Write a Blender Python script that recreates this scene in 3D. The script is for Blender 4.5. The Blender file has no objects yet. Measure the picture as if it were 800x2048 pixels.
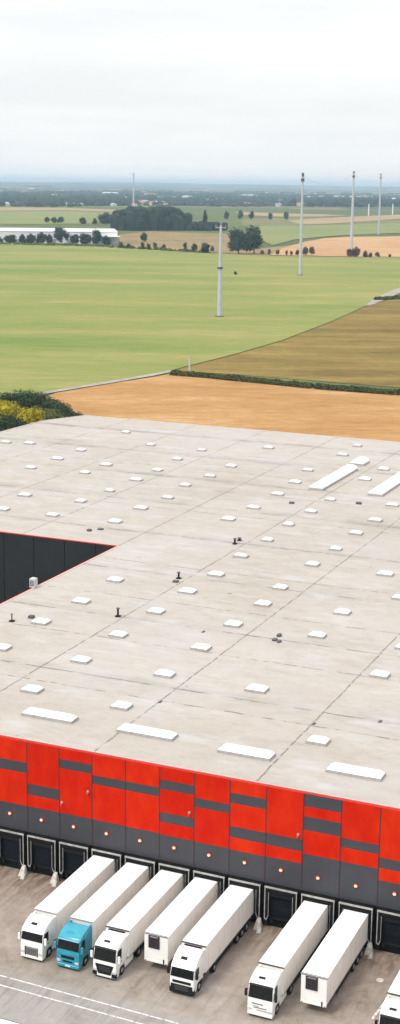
import bpy, bmesh, math, random
from mathutils import Vector, Matrix, noise as mnoise
CAM_POS=(74.379, -127.18, 74.997)
CAM_FWD=(-0.382075, 0.896573, -0.223999)
CAM_RIGHT=(0.918681, 0.394782, 0.013149)
CAM_UP=(-0.10022, 0.200759, 0.974501)
FOCAL_PX=2854.61
GREEN=[(-909.3, 1398.8), (-859.8, 1423.2), (-782.0, 1434.8), (-683.1, 1413.5), (-562.1, 1356.4), (-473.8, 1342.8), (-391.4, 1367.8), (-345.9, 1403.5), (-294.3, 1417.6), (-227.1, 1260.9), (-228.0, 1071.9), (-215.7, 933.0), (-190.6, 759.1), (-175.9, 642.9), (-166.1, 534.5), (-164.9, 472.3), (-165.7, 434.0), (-166.2, 405.1), (-172.8, 366.8), (-179.3, 330.7), (-184.7, 254.6)]
BROWN=[(-165.6, 403.6), (-165.0, 432.4), (-164.2, 470.5), (-165.3, 532.3), (-174.9, 640.0), (-189.4, 755.4), (-193.3, 839.3), (-198.7, 957.1), (-141.5, 905.3), (-27.0, 368.6), (-68.6, 401.6), (-104.7, 404.2), (-143.1, 407.1)]
ORANGE=[(-177.1, 327.5), (-170.2, 361.7), (-162.0, 394.8), (-131.1, 388.1), (-98.3, 385.3), (-63.8, 384.5), (-28.8, 376.9), (13.2, 221.1), (-112.6, 157.9), (-164.6, 243.7)]
TRACK_A=[(-181.0, 315.4), (-178.7, 329.6), (-171.5, 364.3), (-167.1, 386.8), (-165.0, 403.9)]
TRACK_B=[(-190.3, 763.8), (-199.2, 825.2), (-211.4, 917.4), (-218.1, 1033.1)]
FARORANGE=[(-477.7, 1353.3), (-527.0, 1528.2), (-572.0, 1740.8), (-591.9, 1886.5), (-581.5, 1974.3), (-544.8, 2009.0), (-479.6, 2186.1), (-313.9, 1655.1), (-296.9, 1428.6), (-347.4, 1408.9), (-394.7, 1378.4)]
TAN=[(-693.7, 1421.6), (-880.8, 1795.3), (-913.5, 1972.1), (-842.4, 1949.4), (-775.7, 1955.5), (-641.1, 1657.6), (-530.5, 1367.4), (-566.8, 1367.3)]
STRIP_TAN1=[(-2239.4, 3547.3), (-2150.2, 3568.4), (-2005.0, 3698.1), (-1714.7, 3542.9), (-1601.2, 3280.3), (-1821.3, 3360.0), (-1887.8, 3132.2), (-1931.8, 3058.3)]
STRIP_TAN2=[(-984.9, 2815.5), (-1010.2, 3109.0), (-1008.3, 3420.1), (-960.4, 4179.1), (-820.0, 3597.2), (-854.8, 3241.7), (-837.9, 2937.4), (-838.8, 2661.7), (-859.7, 2539.7)]
STRIP_TAN3=[(-1440.0, 3646.5), (-1280.5, 3575.5), (-1161.1, 3558.1), (-1064.2, 3514.2), (-1062.3, 3264.0), (-1131.5, 3168.8), (-1282.3, 3287.6)]
STRIP_GREEN1=[(-1899.0, 3006.1), (-1788.4, 3299.4), (-1573.2, 3223.4), (-1148.3, 2348.8), (-1199.1, 2196.2), (-1309.4, 2069.1)]
STRIP_GREEN2=[(-893.2, 2410.4), (-836.6, 2473.9), (-785.4, 2624.7), (-690.0, 3058.4), (-510.7, 2314.9), (-584.3, 2144.5), (-612.3, 1972.0), (-607.2, 1799.4), (-562.2, 1587.9), (-646.2, 1763.7)]
HALL_TREES=[(-850.5, 1412.4, 11.4, 15.1), (-838.8, 1422.6, 12.1, 15.1), (-827.1, 1432.9, 12.7, 10.1), (-818.7, 1440.3, 13.3, 12.6), (-808.8, 1449.0, 15.2, 13.9), (-801.7, 1455.2, 12.8, 8.9), (-790.3, 1465.3, 22.0, 19.0), (-771.4, 1462.8, 13.4, 11.4), (-760.4, 1472.4, 14.0, 19.0), (-742.2, 1469.4, 19.4, 13.8), (-727.6, 1463.6, 12.6, 11.2)]
HEDGE_TREES=[(-680.5, 1398.9, 7.5, 7.2), (-667.9, 1393.0, 6.3, 6.5), (-649.9, 1391.8, 8.6, 5.3), (-638.9, 1384.9, 7.4, 5.9), (-633.0, 1389.8, 8.5, 6.4), (-619.9, 1384.9, 7.3, 5.8), (-585.2, 1367.3, 10.5, 5.7), (-571.3, 1363.7, 10.5, 8.0), (-557.1, 1360.4, 11.0, 13.6), (-741.6, 1588.7, 12.2, 10.6), (-564.9, 1399.1, 6.2, 5.8)]
BIG_TREES=[(-518.4, 1362.8, 28.2, 24.7), (-504.4, 1374.0, 30.5, 31.6)]
RED_TREES=[(-484.9, 1347.6, 5.9, 5.5), (-478.2, 1352.9, 7.0, 4.4), (-471.0, 1358.7, 6.4, 4.4), (-459.1, 1354.5, 5.9, 3.9), (-454.6, 1358.0, 5.3, 3.3), (-449.2, 1362.3, 7.0, 5.0), (-442.0, 1368.0, 10.2, 7.8), (-440.7, 1382.8, 9.7, 8.9)]
DARK_BUSHES=[(-390.9, 1368.1, 9.5, 8.8), (-386.0, 1372.0, 11.7, 9.9), (-377.8, 1378.4, 7.4, 7.7), (-369.7, 1371.7, 5.8, 4.9), (-366.9, 1387.0, 5.9, 6.6), (-355.5, 1395.9, 3.7, 3.3)]
ROW_TREES=[(-1111.1, 2778.6, 19.0, 13.2), (-1088.8, 2807.0, 21.2, 15.5), (-1056.4, 2786.4, 21.0, 13.1), (-1026.8, 2823.6, 16.9, 9.9), (-1002.4, 2854.3, 20.2, 12.2)]
MID_TREES=[(-1125.9, 2235.7, 23.1, 31.6), (-1170.6, 2229.2, 13.4, 14.9), (-1246.0, 2233.9, 12.7, 11.4), (-1237.7, 2243.6, 11.8, 13.3), (-1228.8, 2254.1, 12.7, 15.2), (-1154.5, 2247.7, 11.7, 13.1)]
CONIFER=(-898.7, 2161.3, 29.3, 13.9)
WOOD_MAIN=[(-975.4, 1998.7), (-968.6, 2001.4), (-961.8, 2004.1), (-955.0, 2006.8), (-948.2, 2009.5), (-941.3, 2012.2), (-935.8, 2017.5), (-931.7, 2026.1), (-927.6, 2034.8), (-923.5, 2043.5), (-919.4, 2052.3), (-915.2, 2061.1), (-911.0, 2069.9)]
WOOD_LOW=[(-884.4, 2068.9), (-879.5, 2074.1), (-874.5, 2079.2), (-869.5, 2084.4), (-864.5, 2089.6), (-859.5, 2094.8), (-854.5, 2100.0), (-849.5, 2105.2)]
HEDGE=[(-160.9, 393.7), (-143.7, 392.9), (-125.4, 389.6), (-97.8, 384.0), (-82.7, 383.2), (-63.5, 383.3), (-44.5, 382.1)]
HEDGE_B=[(-198.4, 810.6), (-187.9, 832.5), (-167.6, 835.4)]
NEAR_TREES=[(-112.3, 184, 17.5, 5.5, 'dark'), (-110.5, 186, 15.8, 4.5, 'dark'), (-125.4, 205, 17.2, 6, 'yellow'), (-123.7, 210, 16.4, 5.5, 'yellow'), (-117.7, 205, 16.1, 4.5, 'yellow'), (-120.5, 216, 14.4, 5, 'olive'), (-121.2, 224, 12.4, 5, 'olive'), (-120.2, 228, 11.4, 4.5, 'olive'), (-157.4, 262, 10.6, 6.5, 'dark'), (-157.2, 270, 10.3, 7, 'dark'), (-147.7, 262, 10.7, 6, 'dark'), (-140.0, 256, 10.7, 6, 'dark'), (-133.2, 250, 10.7, 5.5, 'dark'), (-124.4, 240, 10.9, 5, 'dark'), (-115.7, 228, 11.7, 3.5, 'dark'), (-145.1, 230, 14.0, 7, 'dark')]
M1=(-242.6, 641.5, 51.7)
M2=(-332.6, 1038.5, 83.4)
M3=(-426.0, 1482.0, 89.5)
M4=(-572.5, 2095.6, 92.3)
M5=(-1506.4, 3135.5, 96.7)
P1=(-153.3, 394.4, 7.6)
P2=(-1010.6, 3502.2, 30.3)
P3=(-1001.7, 3697.0, 29.1)
M6=(-1041.8, 2866.8, 79.0)
SHRUB=(-381.7, 1011.9, 2.9, 3.9)
HALL=[(-895.4, 1411.1), (-740.6, 1508.9)]
HOUSES=[(-2022.7, 5260.5, 0.75, 13, 0), (-1679.2, 5112.6, 1.1, 13, 3), (-1747.6, 5049.8, 2.72, 40, 2), (-2810.8, 4717.3, 3.03, 28, 2), (-1801.5, 6350.8, 0.3, 28, 2), (-2670.8, 8947.7, 2.99, 13, 2), (-2829.3, 6473.8, 2.57, 16, 3), (-2281.5, 5548.7, 2.55, 40, 2), (-3206.0, 5326.7, 1.47, 11, 3), (-2130.5, 4240.1, 1.77, 11, 1), (-2720.4, 7997.1, 1.91, 13, 0), (-2730.6, 8264.9, 1.2, 13, 1), (-2931.8, 7559.5, 1.02, 28, 3), (-2363.1, 3896.0, 1.35, 11, 3), (-3081.2, 5830.8, 0.92, 40, 3), (-1548.8, 5714.6, 1.21, 11, 2), (-2082.9, 4175.2, 2.33, 13, 3), (-2164.4, 5247.4, 0.79, 9, 2), (-2161.7, 4081.1, 2.97, 13, 3), (-1755.3, 4851.5, 2.92, 11, 3), (-2324.7, 7748.6, 0.07, 40, 3), (-3064.2, 6459.8, 0.77, 9, 1), (-3416.6, 6190.7, 2.6, 9, 3), (-2442.8, 4935.5, 1.67, 13, 1), (-2563.8, 4231.9, 2.94, 9, 1), (-2825.9, 5858.7, 1.54, 11, 2), (-2137.2, 6624.5, 0.92, 28, 3), (-2587.8, 5281.7, 1.63, 28, 0), (-3005.3, 8351.8, 0.05, 11, 2), (-2796.2, 10114.8, 0.89, 40, 2), (-1806.4, 5264.1, 1.93, 40, 0), (-2435.9, 4058.6, 1.46, 13, 1), (-2422.8, 5132.7, 0.11, 13, 3), (-3535.7, 5860.0, 2.15, 9, 1), (-2165.6, 4021.7, 0.05, 16, 3), (-2347.9, 4406.5, 2.7, 16, 3), (-1547.6, 5397.2, 1.23, 40, 1), (-2749.5, 5728.1, 2.82, 16, 0), (-2073.5, 4970.7, 0.95, 9, 3), (-2417.2, 4272.1, 1.83, 40, 3), (-1747.8, 5327.6, 2.86, 11, 1), (-2271.0, 3829.3, 1.5, 28, 3), (-2952.0, 5159.0, 3.05, 28, 1), (-1866.3, 4809.4, 1.34, 28, 0), (-2078.6, 4323.1, 0.21, 11, 2), (-2651.7, 6447.5, 2.57, 9, 0), (-3075.1, 6276.4, 1.05, 16, 0), (-3290.1, 5701.1, 3.13, 40, 3), (-1732.1, 4782.2, 0.15, 9, 1), (-3442.5, 6304.1, 1.93, 9, 1), (-1882.9, 6947.0, 3.12, 40, 3), (-2896.9, 6315.2, 0.47, 28, 1), (-1964.6, 4988.1, 1.3, 11, 0), (-2559.7, 5800.6, 1.95, 9, 0), (-2285.8, 3902.6, 2.07, 40, 0), (-2770.7, 4661.1, 0.88, 28, 0), (-2703.5, 8512.7, 2.33, 28, 1), (-1732.1, 4968.5, 0.03, 9, 2), (-1969.6, 5156.9, 2.15, 16, 3), (-2802.7, 4948.5, 1.11, 40, 2), (-4197.3, 7621.8, 2.87, 11, 2), (-5625.6, 11284.4, 0.47, 40, 2), (-3606.1, 13345.4, 2.86, 28, 1), (-5964.0, 21424.3, 0.83, 28, 1), (-4410.7, 10217.6, 0.8, 13, 1), (-6832.4, 15691.0, 2.54, 13, 3), (-8094.5, 17555.3, 2.31, 11, 1), (-3712.8, 7912.2, 2.24, 40, 2), (-4672.7, 16531.7, 0.27, 40, 0), (-6473.4, 15104.4, 0.29, 9, 3), (-6532.2, 11399.9, 0.75, 16, 3), (-3757.0, 11174.4, 3.02, 9, 0), (-4275.8, 9003.1, 1.7, 16, 0), (-4417.8, 13036.2, 2.66, 16, 1), (-4214.2, 11272.5, 2.35, 9, 3), (-4546.4, 9585.7, 2.58, 11, 3), (-5459.9, 10845.4, 1.11, 11, 2), (-4436.9, 13030.4, 1.05, 28, 2), (-3866.8, 7757.8, 2.5, 16, 1), (-5002.8, 13205.3, 2.27, 13, 2), (-5177.0, 8596.8, 2.53, 16, 2), (-4694.2, 9132.6, 1.62, 28, 1), (-2139.9, 4480.0, 2.32, 16, 0), (-2132.4, 4539.4, 0.3, 9, 1), (-2241.4, 4643.0, 0.64, 9, 3), (-2108.4, 4526.0, 2.79, 16, 2), (-2137.2, 4429.2, 0.0, 16, 2), (-2168.2, 4710.0, 2.79, 28, 3), (-2023.6, 4441.6, 1.02, 16, 0), (-2290.0, 4816.0, 0.6, 40, 1), (-2157.2, 4397.7, 0.22, 16, 3), (-2280.2, 4982.5, 0.48, 13, 0), (-2168.5, 4634.5, 0.87, 11, 2), (-2495.9, 5348.2, 2.11, 9, 3), (-2235.6, 4815.8, 2.81, 13, 2), (-2340.4, 4987.4, 0.99, 9, 0), (-2146.3, 4559.1, 2.12, 16, 1), (-2173.3, 4621.6, 0.37, 40, 2), (-2165.4, 5421.6, 0.91, 40, 1), (-1882.4, 5055.8, 2.29, 11, 0), (-1906.8, 4933.6, 0.63, 9, 1), (-2114.9, 5858.1, 2.06, 28, 3), (-2055.9, 5543.6, 2.86, 40, 2), (-2173.5, 5465.2, 2.14, 11, 3), (-2104.4, 5527.3, 1.13, 9, 3), (-2197.5, 5651.5, 0.51, 11, 1), (-1988.4, 5358.2, 2.11, 9, 3), (-1875.6, 5187.4, 2.28, 13, 0), (-4878.6, 8913.1, 1.45, 16, 3), (-8239.8, 14713.7, 0.53, 9, 2), (-4145.4, 7217.0, 2.95, 40, 0), (-6787.4, 12705.5, 0.74, 16, 0), (-5405.5, 11513.9, 2.94, 9, 1), (-7088.1, 15501.4, 2.02, 16, 3), (-5958.3, 17838.4, 2.45, 9, 2), (-4321.4, 10300.7, 2.62, 16, 2), (-4785.0, 12597.8, 2.01, 9, 1), (-3894.2, 7739.0, 0.56, 28, 3)]
FAR_WOODS=[(-2300.9, 3759.6, -2196.4, 3983.6, 26), (-2253.2, 4052.8, -2186.3, 4411.3, 24), (-2760.8, 5174.4, -2614.0, 5635.4, 26), (-3217.5, 5342.6, -3309.7, 6149.7, 22), (-2139.7, 4749.0, -2007.8, 5059.9, 22), (-1893.3, 4633.1, -1812.3, 5026.5, 16), (-2448.2, 6156.3, -2246.6, 6789.5, 24), (-1635.6, 4970.5, -1457.5, 5567.1, 34), (-2233.8, 6829.7, -2073.5, 7851.7, 28), (-3024.7, 8334.6, -2809.8, 10582.5, 22), (-4508.6, 7489.0, -4637.5, 9056.4, 20), (-3887.4, 7792.6, -3854.4, 9954.7, 22), (-5737.9, 12220.0, -5940.7, 17390.8, 20), (-6600.4, 10966.5, -7030.4, 14965.6, 18), (-4758.5, 13643.5, -5074.6, 18981.9, 20), (-2990.2, 6874.3, -2905.2, 8008.6, 22), (-2674.7, 4440.4, -2692.9, 4688.3, 24), (-2494.4, 4377.9, -2521.4, 4572.0, 24), (-2642.8, 4831.6, -2615.6, 5250.2, 30), (-2450.1, 5382.3, -2358.3, 5644.9, 24), (-2117.1, 5332.2, -2098.4, 5683.9, 20), (-1847.7, 6013.8, -1770.0, 6547.3, 30), (-2105.1, 6368.4, -2041.1, 6551.4, 26), (-4871.4, 9197.9, -4838.4, 10497.0, 26), (-3893.1, 6416.0, -3975.7, 7089.9, 24), (-1995.6, 5352.2, -1804.8, 5538.1, 20), (-3674.0, 6750.9, -3628.2, 7000.1, 21.079804158718822), (-3452.9, 8104.4, -3463.3, 9067.5, 22.144097583364566), (-2679.8, 4426.5, -2619.2, 4631.9, 27.68119941477691), (-3466.8, 8019.0, -3479.0, 9084.2, 23.076109713957106), (-2048.0, 4505.9, -1913.8, 4876.6, 21.38716528651994), (-2022.4, 4562.5, -1928.8, 4934.2, 23.128759945382768), (-4300.0, 7614.2, -4353.2, 8348.6, 27.988091143120087), (-1699.8, 5785.5, -1582.9, 5946.2, 27.006023917256037), (-3746.5, 6307.2, -3770.7, 7046.2, 28.855298839400035), (-2305.4, 3937.4, -2270.0, 4142.4, 25.560841634875185), (-1769.7, 5620.8, -1569.4, 6006.8, 20.283189746900096), (-2363.2, 4222.5, -2314.5, 4557.8, 27.280201840936915), (-2833.1, 7542.7, -2839.1, 8065.8, 25.619308138656955), (-3129.7, 6281.1, -3058.6, 6514.1, 26.758965873957706), (-4240.4, 8301.6, -4301.4, 9226.1, 20.278928728958387), (-3709.2, 6535.0, -3636.0, 7150.3, 22.58168041327743)]

sc = bpy.context.scene
COL = sc.collection
# ------------------------------------------------------------------ camera
cd = bpy.data.cameras.new("camera"); cam = bpy.data.objects.new("camera", cd); COL.objects.link(cam)
f_, r_, u_ = Vector(CAM_FWD), Vector(CAM_RIGHT), Vector(CAM_UP)
cam.matrix_world = Matrix(((r_.x, u_.x, -f_.x, CAM_POS[0]), (r_.y, u_.y, -f_.y, CAM_POS[1]), (r_.z, u_.z, -f_.z, CAM_POS[2]), (0, 0, 0, 1)))
cd.sensor_fit = 'VERTICAL'; cd.sensor_height = 24.0; cd.lens = 24.0 * FOCAL_PX / 2048.0
cd.clip_start = 1.0; cd.clip_end = 120000.0
sc.camera = cam
# ------------------------------------------------------------------ overcast sky + weak soft sun
SUN_EL, SUN_AZ = math.radians(52), math.radians(205)     # azimuth the light comes from, clockwise from +Y
w = bpy.data.worlds.new("World"); sc.world = w; w.use_nodes = True
nt = w.node_tree; nt.nodes.clear(); N = nt.nodes.new; LK = nt.links.new
tc = N('ShaderNodeTexCoord'); sep = N('ShaderNodeSeparateXYZ'); LK(tc.outputs['Generated'], sep.inputs[0])
sky = N('ShaderNodeTexSky'); sky.sky_type = 'NISHITA'; sky.sun_disc = False; sky.sun_elevation = SUN_EL; sky.sun_rotation = SUN_AZ
sky.dust_density = 3.0
mp = N('ShaderNodeMapping'); mp.inputs['Scale'].default_value = (2.2, 2.2, 16.0); LK(tc.outputs['Generated'], mp.inputs[0])
nz = N('ShaderNodeTexNoise'); nz.inputs['Scale'].default_value = 1.6; nz.inputs['Detail'].default_value = 6; nz.inputs['Roughness'].default_value = .6
LK(mp.outputs[0], nz.inputs[0])
cl = N('ShaderNodeMapRange'); cl.inputs['From Min'].default_value = .36; cl.inputs['From Max'].default_value = .62
cl.inputs['To Min'].default_value = .0; cl.inputs['To Max'].default_value = 1.0; LK(nz.outputs['Fac'], cl.inputs[0])
cmix = N('ShaderNodeMix'); cmix.data_type = 'RGBA'; cmix.inputs['A'].default_value = (5.3, 5.42, 5.46, 1); cmix.inputs['B'].default_value = (5.98, 5.98, 5.95, 1)
LK(cl.outputs[0], cmix.inputs['Factor'])
gr = N('ShaderNodeMapRange'); gr.inputs['From Min'].default_value = 0; gr.inputs['From Max'].default_value = 1.0
gr.inputs['To Min'].default_value = 1.0; gr.inputs['To Max'].default_value = 2.0; pw = N('ShaderNodeMath'); pw.operation = 'POWER'; pw.inputs[1].default_value = 1.5; LK(sep.outputs['Z'], pw.inputs[0]); LK(pw.outputs[0], gr.inputs[0])
vm = N('ShaderNodeVectorMath'); vm.operation = 'SCALE'; LK(cmix.outputs['Result'], vm.inputs[0]); LK(gr.outputs[0], vm.inputs['Scale'])
m2 = N('ShaderNodeMix'); m2.data_type = 'RGBA'; m2.inputs['Factor'].default_value = .93
LK(sky.outputs[0], m2.inputs['A']); LK(vm.outputs[0], m2.inputs['B'])
bg = N('ShaderNodeBackground'); bg.inputs['Strength'].default_value = .1; LK(m2.outputs['Result'], bg.inputs['Color'])
wo = N('ShaderNodeOutputWorld'); LK(bg.outputs[0], wo.inputs['Surface'])
sl = bpy.data.lights.new("sun", 'SUN'); sl.energy = 1.3; sl.angle = math.radians(14); sl.color = (1, .96, .9)
so = bpy.data.objects.new("sun", sl); COL.objects.link(so)
sd = Vector((math.sin(SUN_AZ) * math.cos(SUN_EL), math.cos(SUN_AZ) * math.cos(SUN_EL), math.sin(SUN_EL)))
so.rotation_euler = sd.to_track_quat('Z', 'Y').to_euler(); so.location = (0, 0, 200)
sc.view_settings.view_transform = 'Standard'; sc.view_settings.look = 'None'; sc.view_settings.gamma = 1
sc.view_settings.use_curve_mapping = False; sc.view_settings.exposure = .84
sc.cycles.use_denoising = True; sc.cycles.volume_bounces = 0; sc.cycles.max_bounces = 6

# ------------------------------------------------------------------ materials
def new_mat(name):
    m = bpy.data.materials.new(name); m.use_nodes = True
    return m, m.node_tree, m.node_tree.nodes['Principled BSDF']
def simple(name, col, rough=.6, metal=0, var=.12, scale=3.0, spec=.4, emit=None, coat=0):
    """Principled with a little procedural unevenness in tone and gloss."""
    m, t, b = new_mat(name)
    tcn = t.nodes.new('ShaderNodeTexCoord'); n = t.nodes.new('ShaderNodeTexNoise')
    n.inputs['Scale'].default_value = scale; n.inputs['Detail'].default_value = 4
    t.links.new(tcn.outputs['Object'], n.inputs[0])
    mr = t.nodes.new('ShaderNodeMapRange'); mr.inputs['From Min'].default_value = .3; mr.inputs['From Max'].default_value = .7
    mr.inputs['To Min'].default_value = 1 - var; mr.inputs['To Max'].default_value = 1 + var * .6
    t.links.new(n.outputs['Fac'], mr.inputs[0])
    v = t.nodes.new('ShaderNodeVectorMath'); v.operation = 'SCALE'; v.inputs[0].default_value = col[:3]
    t.links.new(mr.outputs[0], v.inputs['Scale']); t.links.new(v.outputs[0], b.inputs['Base Color'])
    b.inputs['Roughness'].default_value = rough; b.inputs['Metallic'].default_value = metal
    b.inputs['Specular IOR Level'].default_value = spec; b.inputs['Coat Weight'].default_value = coat
    if emit: b.inputs['Emission Color'].default_value = (*emit[0], 1); b.inputs['Emission Strength'].default_value = emit[1]
    return m
def ramp(t, src, stops):
    r = t.nodes.new('ShaderNodeValToRGB'); t.links.new(src, r.inputs[0])
    e = r.color_ramp.elements
    while len(e) < len(stops): e.new(.5)
    for k, (p, c) in enumerate(stops): e[k].position = p; e[k].color = (*c, 1)
    return r.outputs[0]
def noise_node(t, vec, scale, detail=5, rough=.55, dist=0):
    n = t.nodes.new('ShaderNodeTexNoise'); n.inputs['Scale'].default_value = scale; n.inputs['Detail'].default_value = detail
    n.inputs['Roughness'].default_value = rough; n.inputs['Distortion'].default_value = dist; t.links.new(vec, n.inputs[0]); return n.outputs['Fac']
def mapped(t, scale=(1, 1, 1), rot=0, out='Object'):
    tcn = t.nodes.new('ShaderNodeTexCoord'); mpn = t.nodes.new('ShaderNodeMapping'); mpn.inputs['Scale'].default_value = scale
    mpn.inputs['Rotation'].default_value = (0, 0, rot); t.links.new(tcn.outputs[out], mpn.inputs[0]); return mpn.outputs[0]
def math_(t, op, a, b=None, c=None):
    n = t.nodes.new('ShaderNodeMath'); n.operation = op
    for k, v in enumerate((a, b, c)):
        if v is None: continue
        if isinstance(v, (int, float)): n.inputs[k].default_value = v
        else: t.links.new(v, n.inputs[k])
    return n.outputs[0]
def mixc(t, fac, a, b, mode='MIX'):
    n = t.nodes.new('ShaderNodeMix'); n.data_type = 'RGBA'; n.blend_type = mode
    for nm, v in (('Factor', fac), ('A', a), ('B', b)):
        if isinstance(v, (int, float)): n.inputs[nm].default_value = v
        elif isinstance(v, tuple): n.inputs[nm].default_value = (*v, 1)
        else: t.links.new(v, n.inputs[nm])
    return n.outputs['Result']
def field(name, cols, s1, s2, rot=0, stretch=(1, 1, 1), rough=.95):
    """A crop: broad patches, finer streaks along the drilling direction."""
    m, t, b = new_mat(name)
    vr = mapped(t, (1, 1, 1), math.radians(-23)); mp2 = t.nodes.new('ShaderNodeMapping'); mp2.inputs['Scale'].default_value = stretch; t.links.new(vr, mp2.inputs[0]); v = mp2.outputs[0]
    a = noise_node(t, v, s1, 5, .6); c = noise_node(t, v, s2, 6, .65)
    e_ = noise_node(t, v, s2 * 5, 4, .7)
    f = math_(t, 'ADD', math_(t, 'MULTIPLY', a, .5), math_(t, 'ADD', math_(t, 'MULTIPLY', c, .3), math_(t, 'MULTIPLY', e_, .2)))
    n = len(cols)
    col = ramp(t, f, [(.395 + .21 * k / (n - 1), cols[k]) for k in range(n)])
    t.links.new(col, b.inputs['Base Color']); b.inputs['Roughness'].default_value = rough; b.inputs['Specular IOR Level'].default_value = .1
    return m
VIEW_ROT = -math.atan2(CAM_FWD[0], CAM_FWD[1])
M = {}
M['green'] = field('green crop', [(.13, .178, .042), (.175, .206, .056), (.216, .220, .068), (.29, .252, .09)], .016, .16, 1.17, (.3, 1, 1))
M['brown'] = field('brown stubble', [(.095, .07, .016), (.16, .112, .03), (.205, .145, .042), (.27, .19, .06)], .04, .5, 1.17, (.3, 1, 1))
M['orange'] = field('dry soil', [(.265, .138, .05), (.335, .18, .066), (.385, .22, .09), (.46, .31, .16)], .03, .35, 1.17, (.4, 1, 1))
M['far_orange'] = field('pale harvested soil', [(.34, .20, .095), (.41, .25, .125), (.45, .29, .155)], .01, .05)
M['tan'] = field('rough tan meadow', [(.10, .11, .04), (.20, .155, .07), (.25, .175, .085), (.31, .215, .11)], .02, .09)
M['strip_tan'] = field('far tan stubble', [(.26, .20, .11), (.34, .25, .14)], .004, .02)
M['strip_green'] = field('far pale pasture', [(.13, .18, .06), (.18, .20, .07), (.22, .21, .085)], .004, .02)
M['track'] = field('gravel track', [(.22, .21, .18), (.29, .275, .24), (.35, .33, .30)], .1, .8)
M['roofedge'] = simple('pale coping', (.55, .5, .47), .5)
M['redrim'] = simple('red coping', (.62, .05, .035), .5)
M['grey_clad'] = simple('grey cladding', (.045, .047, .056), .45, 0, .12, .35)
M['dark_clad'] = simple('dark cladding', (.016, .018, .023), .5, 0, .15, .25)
M['base'] = simple('black base', (.006, .006, .007), .8, 0, .2, 2, .15)  # near-black: shade between the dock shelters painted into the lower wall
M['seam'] = simple('panel joint', (.05, .022, .022), .6)
M['white'] = simple('white paint', (.80, .79, .765), .38, 0, .05, .8, .4)
M['trailer'] = simple('trailer panel', (.80, .76, .71), .45, 0, .07, .45)
def trailer_mat():
    m, t, b = new_mat('trailer panel'); v = mapped(t, (1, 2.2, .35)); a = noise_node(t, v, .9, 6, .7); oi = t.nodes.new('ShaderNodeObjectInfo')
    f = math_(t, 'ADD', a, math_(t, 'MULTIPLY', math_(t, 'SUBTRACT', oi.outputs['Random'], .5), .08))
    t.links.new(ramp(t, f, [(.34, (.70, .66, .60)), (.47, (.78, .745, .70)), (.6, (.83, .805, .77))]), b.inputs['Base Color']); b.inputs['Roughness'].default_value = .5
    return m
M['trailer'] = trailer_mat()
M['trailer_roof'] = simple('trailer roof', (.86, .85, .83), .5, 0, .06, .6)
M['cyan'] = simple('cyan paint', (.015, .27, .37), .3, 0, .15, 1.2, .5, coat=.3)
M['cyan2'] = simple('deep cyan paint', (.02, .25, .36), .35, 0, .2, 2)
M['glass'] = simple('dark glass', (.008, .009, .010), .15, 0, .3, 1.5, .3)
M['black'] = simple('black plastic', (.009, .009, .01), .6, 0, .2, 2, .25)
M['darkgrey'] = simple('dark grey', (.07, .07, .075), .5)
M['midgrey'] = simple('mid grey metal', (.3, .3, .31), .45)
M['rubber'] = simple('rubber', (.012, .012, .013), .9, 0, .2, 2, .2)
M['rim'] = simple('wheel steel', (.32, .32, .33), .4, .6)
M['lamp_red'] = simple('red lens', (.5, .03, .02), .3)
M['lamp_clear'] = simple('headlight lens', (.5, .52, .55), .15)
M['door'] = simple('dock door', (.006, .008, .014), .7, 0, .2, .8, .15)  # shade of a deep opening put into the flush door's colour
M['stripe'] = simple('grey stripe', (.36, .35, .335), .7, 0, .3, 2)
M['rubpad'] = simple('black dock canvas', (.008, .008, .008), .9, 0, .3, 2, .15)
M['concrete'] = simple('whitened concrete', (.52, .49, .45), .9, 0, .35, 4)
M['dome'] = simple('opal dome', (.84, .84, .845), .3, 0, .1, 1, .5)
def old_dome():
    m, t, b = new_mat('weathered dome'); oi = t.nodes.new('ShaderNodeObjectInfo'); n = noise_node(t, mapped(t), 1.2, 4, .7)
    t.links.new(ramp(t, math_(t, 'ADD', math_(t, 'MULTIPLY', oi.outputs['Random'], .6), math_(t, 'MULTIPLY', n, .4)), [(.15, (.46, .45, .445)), (.5, (.62, .615, .62)), (.85, (.82, .82, .83))]), b.inputs['Base Color'])
    b.inputs['Roughness'].default_value = .4; return m
M['dome_old'] = old_dome()
M['kerb'] = simple('roof kerb', (.36, .345, .335), .7, 0, .15, 2)
M['bark'] = simple('bark', (.09, .07, .05), .9)
M['mast'] = simple('mast steel', (.43, .455, .51), .5, 0, .08, .2)
M['lampglow'] = simple('lit wall lamp', (.55, .25, .16), .4, emit=((1, .40, .20), 1.0))
M['unitgrey'] = simple('pale plant casing', (.46, .46, .46), .5); M['paint'] = None; M['unit'] = simple('dark maroon grille', (.035, .022, .028), .5)
def leafmat(name, cols, scale=.6):
    m, t, b = new_mat(name)
    v = mapped(t); a = noise_node(t, v, scale, 3, .7)
    oi = t.nodes.new('ShaderNodeObjectInfo')
    f = math_(t, 'ADD', a, math_(t, 'MULTIPLY', math_(t, 'SUBTRACT', oi.outputs['Random'], .5), .12))
    col = ramp(t, f, [(.35 + .3 * k / (len(cols) - 1), cols[k]) for k in range(len(cols))])
    t.links.new(col, b.inputs['Base Color']); b.inputs['Roughness'].default_value = .8; b.inputs['Specular IOR Level'].default_value = .15
    return m
M['leaf_dark'] = leafmat('dark leaves', [(.014, .028, .014), (.028, .048, .02), (.05, .07, .028)])
M['leaf_far'] = leafmat('far leaves', [(.018, .034, .024), (.028, .047, .03), (.04, .062, .036)], .25)
M['leaf_wood'] = leafmat('woodland leaves', [(.012, .026, .02), (.02, .036, .026), (.03, .048, .03)], .05)
M['leaf_yellow'] = leafmat('yellow leaves', [(.12, .13, .012), (.30, .26, .015), (.44, .34, .02)], .8)
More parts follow.
